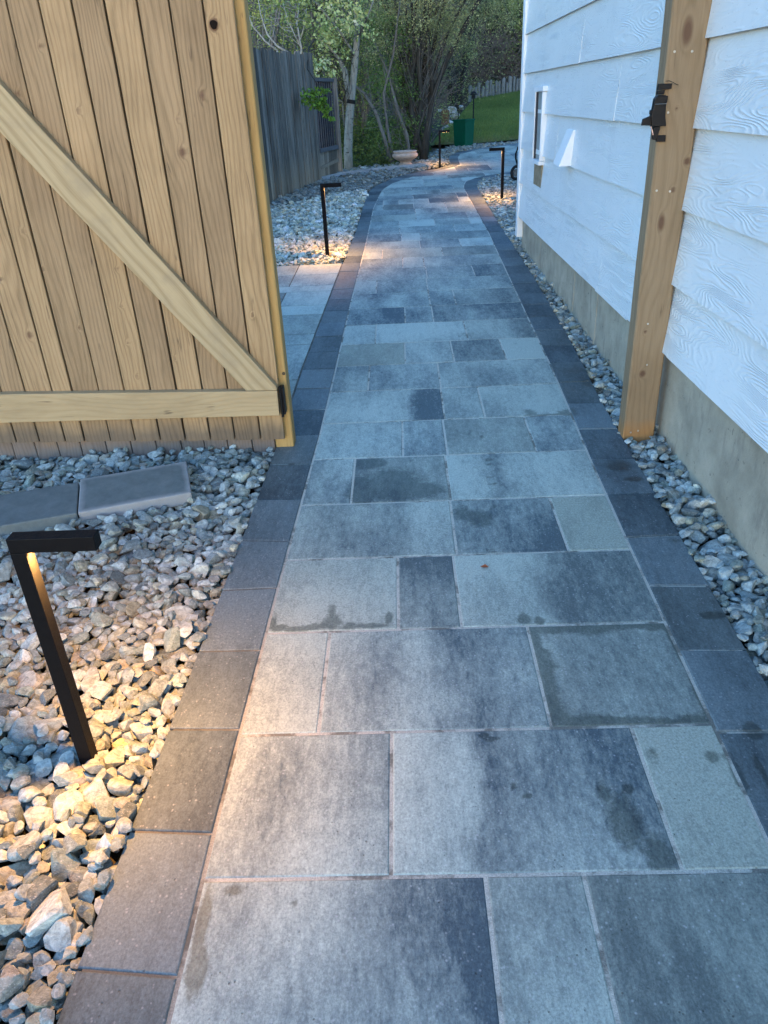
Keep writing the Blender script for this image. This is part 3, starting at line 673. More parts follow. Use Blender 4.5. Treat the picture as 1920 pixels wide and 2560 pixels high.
# brace from lower right corner up to the left
bu = Vector((-1.466,1.546))-Vector((-.636,.40)); 
wood_beam('diagonal_brace', [(-.700,.4015),(-.5635,.3975),(-.5635,.414),(-1.4436-.62,1.6257+.83),(-1.4909-.62,1.4658+.83),(-1.25,1.13)], 3.161, 3.1985, None, gate, rv=.8)
br = [o for o in gate.children if o.name.startswith('diagonal')][0]; br.data.materials.clear()
def brace_mat():
    m = NM('brace_pine', .7, .25); p = m.co(); s = m.sep(p)
    an = math.atan2(1.2, -.87)
    L = m.math('ADD', m.math('MULTIPLY', s[0], math.cos(an)), m.math('MULTIPLY', s[2], math.sin(an)))
    A = m.math('ADD', m.math('MULTIPLY', s[0], -math.sin(an)), m.math('MULTIPLY', s[2], math.cos(an)))
    w = m.noise(m.comb(m.math('MULTIPLY', A, 5), m.math('MULTIPLY', L, 1.1), 4.2), 1, 2)
    wave = m.math('POWER', m.math('ADD', m.math('MULTIPLY', m.math('SINE', m.math('ADD', m.math('MULTIPLY', A, 190), m.math('MULTIPLY', w, 34))), .5), .5), 2)
    fine = m.noise(m.comb(m.math('MULTIPLY', A, 240), m.math('MULTIPLY', L, 5), 1), 1, 3, .6)
    g = m.ramp(m.math('ADD', m.math('MULTIPLY', wave, .45), m.math('MULTIPLY', m.math('SUBTRACT', fine, .4), .8)), 0, .9)
    c = m.mix(g, (.44,.33,.185), (.26,.18,.09)); c = m.mix(m.ramp(m.noise(p, 7, 4), .55, .7, 0, .4), c, (.26,.20,.13))
    return m.out(c, None, m.bump(fine, .3, .001))
br.data.materials.append(brace_mat())
wood_beam('top_rail', [(-2.05,2.15),(-.5635,2.13),(-.5635,2.25),(-2.05,2.27)], 3.161, 3.1985, PINE, gate, rv=.5)
BLACK = plain('black_metal', (.003,.003,.004), .5, .25, 60, .3)
h = MB(); h.box(-.5565,-.538,3.175,3.215,.278,.405); hinge = h.build('hinge', BLACK, gate, bevel=.003)
h = MB(); h.tube([(-.551,3.170,.27),(-.551,3.170,.412)], .006, 10); h.build('hinge_pin', BLACK, hinge)
m = MB(); m.lathe([(0,.0),(.0035,.0005),(.004,.002)], (0,0,0), 8)
# knot hole in the rightmost board: black disc drawn for its shaded inside
post = empty('gate_post', (-.56, 3.27, .09), 'yellowish square post at the right end of the open gate', 'post')
mb = MB(); mb.rv = .61; mb.box(-.612,-.527,3.235,3.32,.06,2.42); mb.build('post_shaft', YPOST, post, bevel=.010, seg=3)
for kz in (.45,):
    q = MB(); q.tube([(-.537,3.2355,kz),(-.537,3.2335,kz)], .008, 12); q.build('screw', plain('dark_screw', (.05,.035,.02), .5), post)
fn = empty('cedar_fence', (-1.6, 3.35, .09), 'brown cedar fence standing behind the open gate, seen below it', 'fence')
fx = [-3.2]; r_ = random.Random(4)
while fx[-1] < -.62: fx.append(min(fx[-1]+r_.uniform(.105,.122), -.615))
if fx[-1]-fx[-2] < .04: fx.pop(-2)
boards('board_panel', fx, .045, 2.3, 3.236, 3.252, FENCEW, fn, gap=(.003,.006), knots=[], dirt_shade_h=.30, seed=9, step=.03)

# right-hand post beside the house, with its latch
POSTW = wood_mat('post_pine', (.31,.222,.132), (.185,.124,.066), freq=.7, contrast=.75, weather_shade=(.40,.20,.07), knotc=(.10,.05,.03))
rp = empty('latch_post', (1.065, 3.245, .09), 'brown timber post beside the white house wall with a black gate latch', 'post')
def post_mesh():
    x0, x1, y0, y1, z0, z1 = .990, 1.131, 3.200, 3.290, .03, 2.45
    # the ring of the section, chamfered corners, many rows for the knot field
    ch = .005; nxs = 26
    front = [(x, y0) for x in np.linspace(x0+ch, x1-ch, nxs)]
    right = [(x1, y) for y in np.linspace(y0+ch, y1-ch, 8)]; back = [(x1-ch, y1), (x0+ch, y1)]
    left = [(x0, y) for y in np.linspace(y1-ch, y0+ch, 14)]
    ring = front+right+back+left; nr = len(ring); zs = np.linspace(z0, z1, 220); V = []; 
    for z in zs:
        for x, y in ring:
            wv = .0012*math.sin(z*5.1)+.0008*math.sin(z*13)
            V.append((x+wv, y+wv*.5, z))
    F = [(j*nr+i, j*nr+(i+1) % nr, (j+1)*nr+(i+1) % nr, (j+1)*nr+i) for j in range(len(zs)-1) for i in range(nr)]
    V = np.array(V); K = np.zeros(len(V))
    for kx, kz, kr, st in [(1.055,1.665,.020,2.4),(1.045,1.02,.014,2.6),(1.075,1.14,.010,1),(1.115,1.24,.014,1.1),(1.045,.395,.015,1.2),(1.035,.58,.008,1),(1.05,1.42,.006,1)]:
        K = np.maximum(K, 1.1*np.exp(-(((V[:, 0]-kx)/kr)**2+((V[:, 2]-kz)/(kr*st))**2)*.8)*(V[:, 1] < y0+.03))
    Dt = np.clip(1.1-(V[:, 2]-.08)/.12, 0, 1)
    me = np_mesh('post_shaft', V, F, dict(rnd=np.full(len(V), .43), knot=K, dirt_shade=Dt))
    me.polygons.foreach_set('use_smooth', np.zeros(len(me.polygons), bool))
    return me
link('post_shaft', post_mesh(), POSTW, rp)
cap = MB(); cap.box(.992,1.129,3.202,3.288,2.45,2.452); cap.build('post_top', POSTW, rp)
NAIL = plain('nail_steel', (.45,.44,.40), .35, .5, 80, .2, .6)
for nx_, nz_ in [(1.005,1.605),(1.068,1.603),(1.008,1.41),(1.000,1.140),(1.052,1.135),(1.030,.615),(1.048,.435),(1.013,.118),(1.045,.125)]:
    q = MB(); q.tube([(nx_+.012, 3.2012, nz_), (nx_+.012, 3.1985, nz_)], .0042, 10); q.build('nail', NAIL, rp)
lb = MB(); lb.prism([(.957,1.457),(.966,1.470),(.997,1.468),(1.000,1.440),(1.003,1.395),(1.010,1.366),(.956,1.366),(.950,1.40),(.955,1.43)], 'y', 3.168, 3.198)
latch = lb.build('gate_latch', BLACK, rp, bevel=.003)
def sub(name, poly, y0, y1, bev=.002):
    q = MB(); q.prism(poly, 'y', y0, y1); return q.build(name, BLACK, latch, bevel=bev)
sub('mounting_tab', [(.966,1.485),(1.015,1.487),(1.016,1.505),(.968,1.506)], 3.176, 3.199)
sub('mounting_tab', [(.984,1.314),(1.016,1.313),(1.015,1.336),(.984,1.334)], 3.176, 3.199)
sub('neck', [(.966,1.484),(.992,1.484),(.990,1.471),(.966,1.471)], 3.176, 3.199)
sub('foot', [(.968,1.322),(.983,1.320),(.992,1.365),(.966,1.365)], 3.178, 3.199)
sub('strike_arm', [(.920,1.372),(.955,1.370),(.955,1.404),(.923,1.393)], 3.176, 3.190)
sub('release_knob', [(.946,1.408),(.954,1.405),(.954,1.423),(.946,1.421)], 3.172, 3.19)
sub('collar', [(.953,1.440),(1.001,1.443),(1.002,1.466),(.957,1.463)], 3.163, 3.167)
q = MB(); q.tube([(.954,3.174,1.368),(.966,3.174,1.338)], .0022, 8); q.build('spring_wire', plain('bright_wire', (.5,.4,.42), .3, .5, 60, .1, .9), latch)
q = MB(); q.tube([(.957,3.161,1.4405),(.999,3.161,1.4405)], .0012, 6); q.build('trim_wire', plain('trim_wire', (.3,.3,.3), .3, .5, 60, .1, .9), latch)
q = MB(); q.tube([(.994,3.19,1.513),(1.006,3.186,1.5135),(1.02,3.186,1.508),(1.036,3.188,1.500),(1.042,3.190,1.4995)], .0011, 6); q.build('loose_cord', BLACK, latch)

# ================================================================== HOUSE
house = empty('house', (1.15, 7.62, .25), 'white house with wide wood grain lap siding on a grey concrete foundation', 'house')
m = NM('white_siding', .42, .45); p = m.co(); s = m.sep(p); r = m.attr('rnd')
c1 = m.comb(m.math('MULTIPLY', s[1], 1.5), m.math('MULTIPLY', s[2], 9.0), m.math('MULTIPLY', r, 40))
w0 = m.noise(c1, 1, 1.5, .45, .0)
w1 = m.noise(m.comb(m.math('MULTIPLY', s[1], 24), m.math('MULTIPLY', s[2], 60), r), 1, 3)
ph = m.math('ADD', m.math('MULTIPLY', w0, 185), m.math('MULTIPLY', w1, 1.3))
sn = m.math('ADD', m.math('MULTIPLY', m.math('SINE', ph), .5), .5)
mask = m.ramp(m.noise(m.comb(m.math('MULTIPLY', s[1], 2.6), m.math('MULTIPLY', s[2], 4), m.math('MULTIPLY', r, 11)), 1, 3), .40, .58, .18, 1)
fine = m.noise(m.comb(m.math('MULTIPLY', s[1], 45), m.math('MULTIPLY', s[2], 130), r), 1, 4, .65)
hh_ = m.math('ADD', m.math('MULTIPLY', m.math('MULTIPLY', m.math('POWER', sn, 1.7), mask), 1.0), m.math('MULTIPLY', fine, .55))
col = m.mix(m.ramp(m.noise(p, 2.2, 4, .6), .3, .7), (.80,.82,.80), (.86,.88,.86))
col = m.mix(m.ramp(m.noise(m.scale(p, (1,1,.4)), 5, 4, .7), .60, .78, 0, .25), col, (.50,.53,.54))
SID = m.out(col, m.ramp(fine, .3, .7, .25, .42), m.bump(hh_, .7, .0025))
WTRIM = plain('white_trim', (.78,.80,.80), .5, .4, 12, .05)
lap = MB(); k = 0; zb = .487; rr = random.Random(11)
seams = {0: [4.40, 1.9], 1: [3.875, 1.2, 6.4], 2: [5.9], 3: [4.375, .9], 4: [5.3, 2.6], 5: [3.9, 6.6]}
for k in range(17):
    z0 = zb + k*.2885; z1 = z0 + .302
    ends = sorted([-1.5, 7.535] + (seams.get(k) or [rr.uniform(0, 3), rr.uniform(4, 7)]))
    for a, b_ in zip(ends[:-1], ends[1:]):
        lap.rv = rr.random(); a += .0012; b_ -= .0012
        xb, xt = 1.119 + rr.uniform(-.002, .002), 1.1465
        n_ = max(2, int((b_-a)/.4)); off = [rr.uniform(-.0012, .0012) for _ in range(n_+1)]; ys2 = np.linspace(a, b_, n_+1)
        vs = []
        for yv, o_ in zip(ys2, off): vs += [(xb+o_, yv, z0+o_*.8), (xb+.013+o_, yv, z0+.002), (xt+.003, yv, z1), (xt-.004, yv, z1)]
        fs = []
        for i in range(n_):
            c_ = 4*i; fs += [(c_, c_+4, c_+7, c_+3), (c_, c_+1, c_+5, c_+4), (c_+1, c_+2, c_+6, c_+5), (c_+3, c_+7, c_+6, c_+2)]
        fs += [(0,3,2,1), (4*n_, 4*n_+1, 4*n_+2, 4*n_+3)]
        lap.add(vs, fs)
wall = lap.build('siding', SID, house)
st = MB(); 
for a, b_ in [(-1.5,.6),(.605,2.05),(2.06,3.18)]: st.box(1.131, 1.146, a, b_, .474 + rr.uniform(-.004,.002), .4855)
st.box(1.124, 1.146, 3.80, 4.47, .4725, .4855); st.box(1.136,1.146,4.49,7.5,.479,.4855)
st.build('starter_strip', WTRIM, house, bevel=.0015)
ct = MB(); ct.box(1.112, 1.165, 7.538, 7.62, .30, 5.4); ct.box(1.112, 1.24, 7.6215, 7.64, .30, 5.4); ct.build('corner_trim', WTRIM, house, bevel=.003)
core = MB(); core.box(1.152, 7.5, -1.5, 7.60, .486, 5.4); core.build('wall_core', WTRIM, house)
cbk = MB(); 
for i in range(17): cbk.box(1.25, 7.5, 7.602, 7.612+.004, .50+i*.2885, .50+i*.2885+.28)
cbk.build('back_siding', SID, house)
m = NM('old_concrete', .9, .2); p = m.co()
c = m.mix(m.ramp(m.noise(p, 5, 5, .65), .3, .7), (.30,.265,.20), (.50,.44,.335))
c = m.mix(m.ramp(m.noise(m.scale(p, (1,1,.35)), 11, 4, .7), .57, .66, 0, .5), c, (.24,.21,.17))
c = m.mix(m.ramp(m.noise(m.scale(p, (1,.6,1)), 26, 4, .8), .63, .68, 0, .7), c, (.12,.12,.10))
v = m.vor(p, 70); c = m.mix(m.ramp(v[0], .05, .16, .35, 0), c, (.10,.10,.09))
CONC = m.out(c, None, m.bump(m.math('ADD', m.noise(p, 120, 4, .7), m.math('MULTIPLY', m.noise(p, 14, 3), 2)), .6, .0025))
fd = MB(); yv = -1.5; cuts = [1.2, 3.9, 4.55, 4.75, 5.2, 5.7, 6.3, 6.55, 7.1, 7.57]
for cy in cuts:
    o_ = rr.uniform(-.002,.002); fd.box(1.166+o_, 1.4, yv, cy-.003, -.3, .4865 if False else .4725); yv = cy
fd.box(1.172, 1.39, -1.5, 7.56, -.25, .470)
fd.build('foundation', CONC, house, bevel=.0012, seg=1)
# framed recess, bare patch and vent hood on the siding
def hex_y(mb, x0, x1, y0, y1, z0, z1): mb.box(x0, x1, y0, y1, z0, z1)
vb = MB(); vb.box(1.100,1.147,6.415,6.445,1.03,1.50); vb.box(1.100,1.147,6.75,6.78,1.03,1.50); vb.box(1.098,1.147,6.40,6.80,1.5025,1.535); vb.box(1.092,1.147,6.41,6.81,1.00,1.0275)
vf = vb.build('utility_frame', WTRIM, house, bevel=.002)
vp = MB(); vp.box(1.121,1.146,6.447,6.748,1.031,1.499); vp.build('grey_panel', plain('panel_grey', (.28,.30,.29), .6), vf)
vd = MB(); vd.box(1.108,1.119,6.715,6.747,1.031,1.499); vd.build('dark_edge', plain('edge_black', (.03,.03,.035), .7), vf)  # dark strip along the far side of the recess
bp = MB(); bp.box(1.1235,1.146,6.44,6.79,.835,.995); 
m = NM('bare_board', .85, .2); p = m.co(); c = m.mix(m.ramp(m.noise(p, 22, 4, .7), .4, .6), (.34,.27,.18), (.24,.19,.12)); c = m.mix(m.ramp(m.vor(p, 26)[0], .1, .2, .8, 0), c, (.08,.06,.04))
bp.build('bare_patch', m.out(c), house, bevel=.001)
hb = MB(); y0, y1 = 5.36, 5.56
hb.add([(1.145,y0,1.275),(1.145,y1,1.275),(1.145,y0,1.070),(1.145,y1,1.070),(1.045,y0,1.068),(1.045,y1,1.075),(1.125,y0,1.277),(1.125,y1,1.277)],
       [(0,1,7,6),(6,7,5,4),(4,5,3,2),(0,6,4,2),(1,3,5,7),(0,2,3,1)])
hb.build('vent_hood', plain('hood_white', (.82,.83,.82), .45, .4, 9, .05), house, bevel=.002)
rf = MB(); rf.prism([(.75,5.4),(7.9,5.4),(4.3,7.2)], 'y', -1.9, 8.0); rf.build('roof', plain('shingles', (.10,.10,.10), .9, .2, 40, .4), house)

# ================================================================== PATH LIGHTS
LED = bpy.data.materials.new('led'); LED.use_nodes = True
bb = LED.node_tree.nodes['Principled BSDF']; bb.inputs['Base Color'].default_value = (1,.8,.5,1); bb.inputs['Emission Color'].default_value = (1,.55,.20,1); bb.inputs['Emission Strength'].default_value = 12
LB = NM('black_powder_coat', .42, .10); p = LB.co(); LBm = LB.out(LB.mix(LB.noise(p, 60, 3), (.0035,.0036,.0045), (.008,.008,.009)), LB.ramp(LB.noise(p, 300, 2), .3, .7, .38, .6), LB.bump(LB.noise(p, 500, 2), .3, .0006))
lab = ['tall black path light nearest the camera, standing in rock left of the walkway', 'black path light in pale rock beyond the gate, arm pointing right',
       'black path light beside the house corner, its arm pointing left over the walkway', 'smallest black path light at the far bend near the stone bowl']
for (lx, ly, hh2, sg), lb_ in zip(LAMPS, lab):
    z0 = gz(ly); t = .0175; e = empty('path_light', (lx, ly, z0), lb_, 'path light', 'matching black path lights along the walkway')
    mb = MB(); mb.box(lx-t, lx+t, ly-t, ly+t, z0-.05, z0+hh2-.036); mb.build('post', LBm, e, bevel=.0015)
    mb = MB(); xa, xb_ = (lx-t, lx+.175) if sg > 0 else (lx-.175, lx+t)
    mb.box(xa, xb_, ly-t, ly+t, z0+hh2-.0355, z0+hh2); arm = mb.build('arm', LBm, e, bevel=.002)
    mb = MB(); l0, l1 = (lx+t+.006, lx+.150) if sg > 0 else (lx-.150, lx-t-.006)
    mb.box(l0, l1, ly-.008, ly+.008, z0+hh2-.0359, z0+hh2-.0345); mb.build('led_strip', LED, arm)
    ld = bpy.data.lights.new('led_glow', 'AREA'); ld.shape = 'RECTANGLE'; ld.size = .045; ld.size_y = .014; ld.energy = LAMP_W; ld.spread = RAD(142); ld.color = (1, .46, .115)
    lo = bpy.data.objects.new('led_glow', ld); SC.collection.objects.link(lo); lo.parent = arm
    lo.location = ((l0+l1)/2, ly, z0+hh2-.0405) ; lo.matrix_parent_inverse = Matrix.Identity(4)
    # arm carries a translated parent inverse; put the lamp in arm space
    bpy.context.view_layer.update(); lo.matrix_world = Matrix.Translation((lx+sg*(t+.028), ly, z0+hh2-.0366))

# ================================================================== OLD FENCE
def weathered_mat():
    m = NM('weathered_grey_wood', .9, .15); p = m.co(); s = m.sep(p); r = m.attr('rnd')
    A = m.math('ADD', m.math('ADD', s[0], s[1]), m.math('MULTIPLY', r, 5))
    f = m.noise(m.comb(m.math('MULTIPLY', A, 42), m.math('MULTIPLY', s[2], 1.6), r), 1, 5, .75)
    b = m.noise(m.comb(m.math('MULTIPLY', A, 14), m.math('MULTIPLY', s[2], 1.8), r), 1, 4, .6)
    c = m.mix(m.ramp(f, .3, .72), (.025,.024,.022), (.33,.30,.265)); c = m.mix(m.ramp(b, .4, .65, 0, .6), c, (.085,.078,.07))
    br_ = m.ramp(m.math('ADD', s[2], m.math('MULTIPLY', b, .5)), .75, 1.15, .75, 0); c = m.mix(br_, c, m.mix(f, (.09,.068,.05), (.40,.31,.22)))
    c = m.mix(1.0, c, m.mix(m.math('FRACT', m.math('MULTIPLY', r, 13.3)), (.5,.5,.5), (1.5,1.48,1.45)), 'MULTIPLY')
    return m.out(c, None, m.bump(f, .8, .004))
WTH = weathered_mat()
F0 = Vector((-1.767, 11.134)); F1_ = Vector((-1.004, 14.375)); fdir = (F1_-F0).normalized(); fnrm = Vector((fdir.y, -fdir.x))
def fp(s_, off=0): q = F0+fdir*s_+fnrm*off; return q.x, q.y
of = empty('old_fence', (-1.767, 11.134, .30), 'weathered grey plank fence on the left with uneven board tops', 'fence')
mb = MB(); s_ = -3.4; rf_ = random.Random(6)
while s_ < 2.28:
    w_ = rf_.uniform(.085, .15); e_ = min(s_+w_, 2.30); g_ = rf_.uniform(.003, .010); o_ = rf_.uniform(-.012, .006)
    top_ = 2.145 + rf_.uniform(-.02, .022) + (.015 if s_ > 1.45 else 0) - (.02 if 1.4 < s_ < 1.5 else 0)
    a, b_, c_, d_ = fp(s_+g_, o_), fp(e_-g_, o_+rf_.uniform(-.004,.004)), fp(e_-g_, o_-.02), fp(s_+g_, o_-.02)
    z0 = gz(a[1])-.04; mb.rv = rf_.random(); cx_ = .012
    mb.hexa([(*a, z0), (*b_, z0), (*c_, z0), (*d_, z0), (*a, top_), (*b_, top_+rf_.uniform(-.008,.008)), (*c_, top_), (*d_, top_)])
    s_ = e_
mb.build('plank_panel', WTH, of)
# barred section with low boards
S0, S1 = 2.31, 3.29
mb = MB(); s_ = S0
while s_ < S1:
    e_ = min(s_+.125, S1); a, b_, c_, d_ = fp(s_+.003, -.01), fp(e_-.003, -.01), fp(e_-.003, -.03), fp(s_+.003, -.03); mb.rv = rf_.random()
    mb.hexa([(*a, .36), (*b_, .36), (*c_, .36), (*d_, .36), (*a, .80), (*b_, .80), (*c_, .80), (*d_, .80)]); s_ = e_
mb.build('low_boards', WTH, of)
a, b_, c_, d_ = fp(S0, .012), fp(S1, .012), fp(S1, -.008), fp(S0, -.008)
mb = MB(); mb.rv = .8; mb.hexa([(*a,.555),(*b_,.60),(*c_,.60),(*d_,.555),(*a,.60),(*b_,.655),(*c_,.655),(*d_,.60)]); mb.build('cross_board', WTH, of)
a, b_, c_, d_ = fp(S0, -.06), fp(S1, -.06), fp(S1, -.075), fp(S0, -.075)
mb = MB(); mb.hexa([(*a,.80),(*b_,.80),(*c_,.80),(*d_,.80),(*a,1.86),(*b_,1.86),(*c_,1.86),(*d_,1.86)]); mb.build('void_dark_sheet', plain('painted_void', (.012,.013,.016), .8, .1), of)  # added dark sheet in place of the unlit void behind the bars
DKW = plain('dark_fence_frame', (.09,.09,.10), .7, .3, 40, .3)
for z0, z1 in ((1.80,1.85),(.80,.86)):
    gr = MB(); a, b_, c_, d_ = fp(S0, .02), fp(S1, .02), fp(S1, -.02), fp(S0, -.02)
    gr.hexa([(*a,z0),(*b_,z0),(*c_,z0),(*d_,z0),(*a,z1),(*b_,z1),(*c_,z1),(*d_,z1)])
    grille = gr.build('grille_rail', DKW, of)
for i in range(9):
    q = MB(); x_, y_ = fp(S0+.05+i*(S1-S0-.1)/8, 0); q.box(x_-.010, x_+.010, y_-.010, y_+.010, .86, 1.80); q.build('bar', DKW, grille)
q = MB(); q.rv = .3; x_, y_ = fp(3.36, 0); q.box(x_-.045, x_+.045, y_-.045, y_+.045, .36, 1.86); q.build('end_post', WTH, of, bevel=.006)

# ================================================================== BOWL, BIN, CART, LIGHT, STUMP, BOULDERS
m = MB(); m.lathe([(.0,0),(.12,0),(.125,.018),(.095,.04),(.088,.055),(.13,.075),(.19,.105),(.228,.14),(.234,.165),(.222,.19),(.200,.203),(.204,.212),(.218,.218),(.218,.230),(.205,.236),(.190,.228),(.186,.19),(.15,.15),(0,.14)], (.152,15.05,gz(15.05)+.012), 48)
BOWLM = NM('buff_stone', .75, .3); p = BOWLM.co()
BM = BOWLM.out(BOWLM.mix(BOWLM.ramp(BOWLM.noise(p, 18, 5, .7), .35, .65), (.50,.40,.33), (.36,.29,.24)), None, BOWLM.bump(BOWLM.noise(p, 150, 3), .4, .003))
tag(m.build('stone_bowl', BM, smooth=True), 'squat buff stone bowl planter on a small foot beside the shrubs', 'planter')
bin_ = empty('green_bin', (1.48, 18.2, .53), 'dark green square tapered bin standing at the edge of the lawn', 'bin')
GREEN = plain('green_plastic', (.002,.070,.040), .5, .1, 20, .15)
zb_, zt_ = .515, 1.055
def sq(h_, z, c=(1.475, 18.35), rot=RAD(4)): return [(c[0]+h_*math.sqrt(2)*math.cos(rot+math.pi/2*k_-math.pi*.5), c[1]+h_*math.sqrt(2)*math.sin(rot+math.pi/2*k_-math.pi*.5), z) for k_ in range(4)]
rings = [sq(.145,zb_), sq(.165,zt_-.03), sq(.178,zt_-.03), sq(.178,zt_), sq(.160,zt_), sq(.14,zb_+.03)]
mb = MB(); vs = [v for r1_ in rings for v in r1_]; fs = [(3,2,1,0), tuple(range(20,24))]
for i in range(5):
    for k_ in range(4): fs.append((4*i+k_, 4*i+(k_+1)%4, 4*(i+1)+(k_+1)%4, 4*(i+1)+k_))
mb.add(vs, fs); mb.build('bin_body', GREEN, bin_, bevel=.004)
mb = MB(); mb.tube([(1.475+.19*math.cos(t_), 18.35+.19*math.sin(t_), .523) for t_ in np.linspace(0, 6.283, 5)], .008, 6); mb.build('base_ring', GREEN, bin_)

cart = empty('hose_cart', (1.86, 12.35, gz(12.35)), 'black wheeled cart with curved frame half hidden behind the house corner', 'cart')
RUB = plain('black_rubber', (.012,.012,.013), .7, .3); 
def wheel(cx, cy):
    w = MB(); R_ = .105; cz = gz(12.35)+R_
    w.tube([(cx+ .0, cy+R_*.82*math.cos(t_), cz+R_*.82*math.sin(t_)) for t_ in np.linspace(0, 2*math.pi, 25)], R_*.2, 10, cap=False)
    wh = w.build('wheel', RUB, cart, smooth=True, xf=Matrix.Translation((cx,cy,0)) @ Matrix.Rotation(RAD(-62), 4, 'Z') @ Matrix.Translation((-cx,-cy,0)))
    w = MB(); w.tube([(cx-.012, cy, cz), (cx+.012, cy, cz)], .05, 16)
    for t_ in np.arange(0, 6.28, 1.2566): w.tube([(cx, cy, cz), (cx, cy+R_*.7*math.cos(t_), cz+R_*.7*math.sin(t_))], .008, 6)
    w.build('rim', plain('rim_grey', (.12,.12,.12), .5), wh, xf=Matrix.Translation((cx,cy,0)) @ Matrix.Rotation(RAD(-62), 4, 'Z') @ Matrix.Translation((-cx,-cy,0)))
wheel(1.775, 12.3); wheel(2.15, 12.45)
q = MB(); zc = gz(12.35)
q.tube([(1.80,12.3,zc+.12),(1.795,12.33,zc+.2),(1.765,12.33,zc+.29),(1.762,12.33,zc+.36),(1.79,12.33,zc+.44),(1.86,12.35,zc+.47),(2.05,12.4,zc+.47),(2.13,12.42,zc+.40),(2.14,12.44,zc+.12)], .014, 8); q.build('frame', LBm, cart, smooth=True)
q = MB(); q.tube([(1.84,12.36,zc+.25),(2.10,12.43,zc+.25)], .12, 20); q.build('hose_drum', plain('drum_green', (.03,.06,.05), .6), cart)
q = MB(); q.tube([(1.775,12.3,zc+.105),(2.15,12.45,zc+.105)], .01, 8); q.build('axle', LBm, cart)

sl = empty('solar_light', (2.06, 22.5, 1.0), 'small dark garden light on a stake at the lawn edge below the log edging', 'garden light')
q = MB(); q.tube([(2.06,22.5,.95),(2.06,22.5,1.45)], .018, 8); q.build('stake', BLACK, sl)
q = MB(); q.lathe([(0,.18),(.05,.16),(.10,.10),(.10,.085),(.05,.08),(.05,.0),(0,.0)], (2.06,22.5,1.42), 16); q.build('lamp_head', plain('lamp_head_grey', (.02,.02,.02), .5, .1), sl)
q = MB(); q.tube([(1.66,22.5,.95),(1.665,22.5,1.47)], .016, 8); tag(q.build('garden_stake', BLACK), 'thin dark stake standing by the pale boulders left of the garden light', 'stake')
q = MB(); q.lathe([(0,0),(.125,0),(.11,.05),(.10,.2),(.095,.33),(.08,.345),(0,.35)], (0,0,0), 14)
o = q.build('tree_stump', plain('red_bark', (.16,.085,.045), .9, .2, 25, .5, bump=.02)); o.location = (1.30,22.2,.86); tag(o, 'short reddish brown stump among the pale boulders', 'stump')
def boulder(loc, sc, seed, label):
    V, F = ico(3); r = np.random.default_rng(seed)
    for _ in range(9):
        nn = r.normal(size=3); nn /= np.linalg.norm(nn); d = r.uniform(.35, .75); s_ = V @ nn; V[s_ > d] -= np.outer(s_[s_ > d]-d, nn)*.92
    me = np_mesh('boulder', V*np.array(sc), F); o = link('boulder', me, BOUL); o.location = loc; o.rotation_euler = (0, .2*seed % .5, seed)
    return tag(o, label, 'boulder', 'pale boulders at the lawn edge')
m = NM('pale_rock', .85, .2); p = m.co(); BOUL = m.out(m.mix(m.ramp(m.noise(p, 9, 5, .7), .35, .62), (.58,.57,.54), (.20,.19,.17)), None, m.bump(m.noise(p, 20, 5, .7), .7, .02))
for lc, sc, sd_, lb_ in [((1.50,23.0,1.15),(.17,.16,.16),1,'upper rounded pale boulder right behind the reddish stump'),((1.60,23.1,1.02),(.24,.16,.13),2,'wide low pale boulder right of the stump, under the thin stake'),
                        ((1.28,22.0,.78),(.12,.12,.09),3,'small pale boulder at the foot of the reddish stump'),((1.22,23.2,1.18),(.08,.08,.07),4,'small pale stone left above the stump'),((1.95,25.2,1.18),(.22,.12,.08),5,'long flat pale boulder higher up along the lawn edge'),((1.42,22.8,.90),(.13,.12,.10),6,'grey pale boulder directly in front of the wide low boulder')]:
    boulder(lc, sc, sd_, lb_)

# log edging
pal_ = empty('log_palisade', (2.9, 30, lawn_z(30)), 'low row of uneven upright grey logs along the top of the lawn', 'log edging')
LOGM = bark_mat('grey_log', (.22,.225,.215), (.08,.08,.075)); x_ = 2.55; rl = random.Random(5)
while x_ < 6.5:
    rr_ = rl.uniform(.045, .07); x_ += rr_; hgt = rl.uniform(.30, .50); y_ = 30.0+rl.uniform(-.03,.03)+(x_-2.6)*-.1; zb_ = lawn_z(30)+(x_-2.6)*.12-.1
    q = MB(); q.tube([(x_,y_,zb_),(x_+rl.uniform(-.02,.02),y_,zb_+hgt-.02+.1),(x_+rl.uniform(-.02,.02),y_,zb_+hgt+.1)], [rr_,rr_*.97,rr_*.7], 9); q.build('log', LOGM, pal_, smooth=False); x_ += rr_+rl.uniform(0,.012)

# small leaf on the slabs
q = MB(); lx, ly = .255, 2.20; q.add([(lx-.014,ly,gz(ly)+.003),(lx,ly-.010,gz(ly)+.006),(lx+.016,ly-.004,gz(ly)+.003),(lx+.004,ly+.010,gz(ly)+.007),(lx,ly,gz(ly)+.0035)], [(0,1,4),(1,2,4),(2,3,4),(3,0,4)])
tag(q.build('fallen_leaf', plain('rust_leaf', (.35,.09,.03), .7)), 'tiny rust red leaf scrap lying on a pale slab', 'leaf')

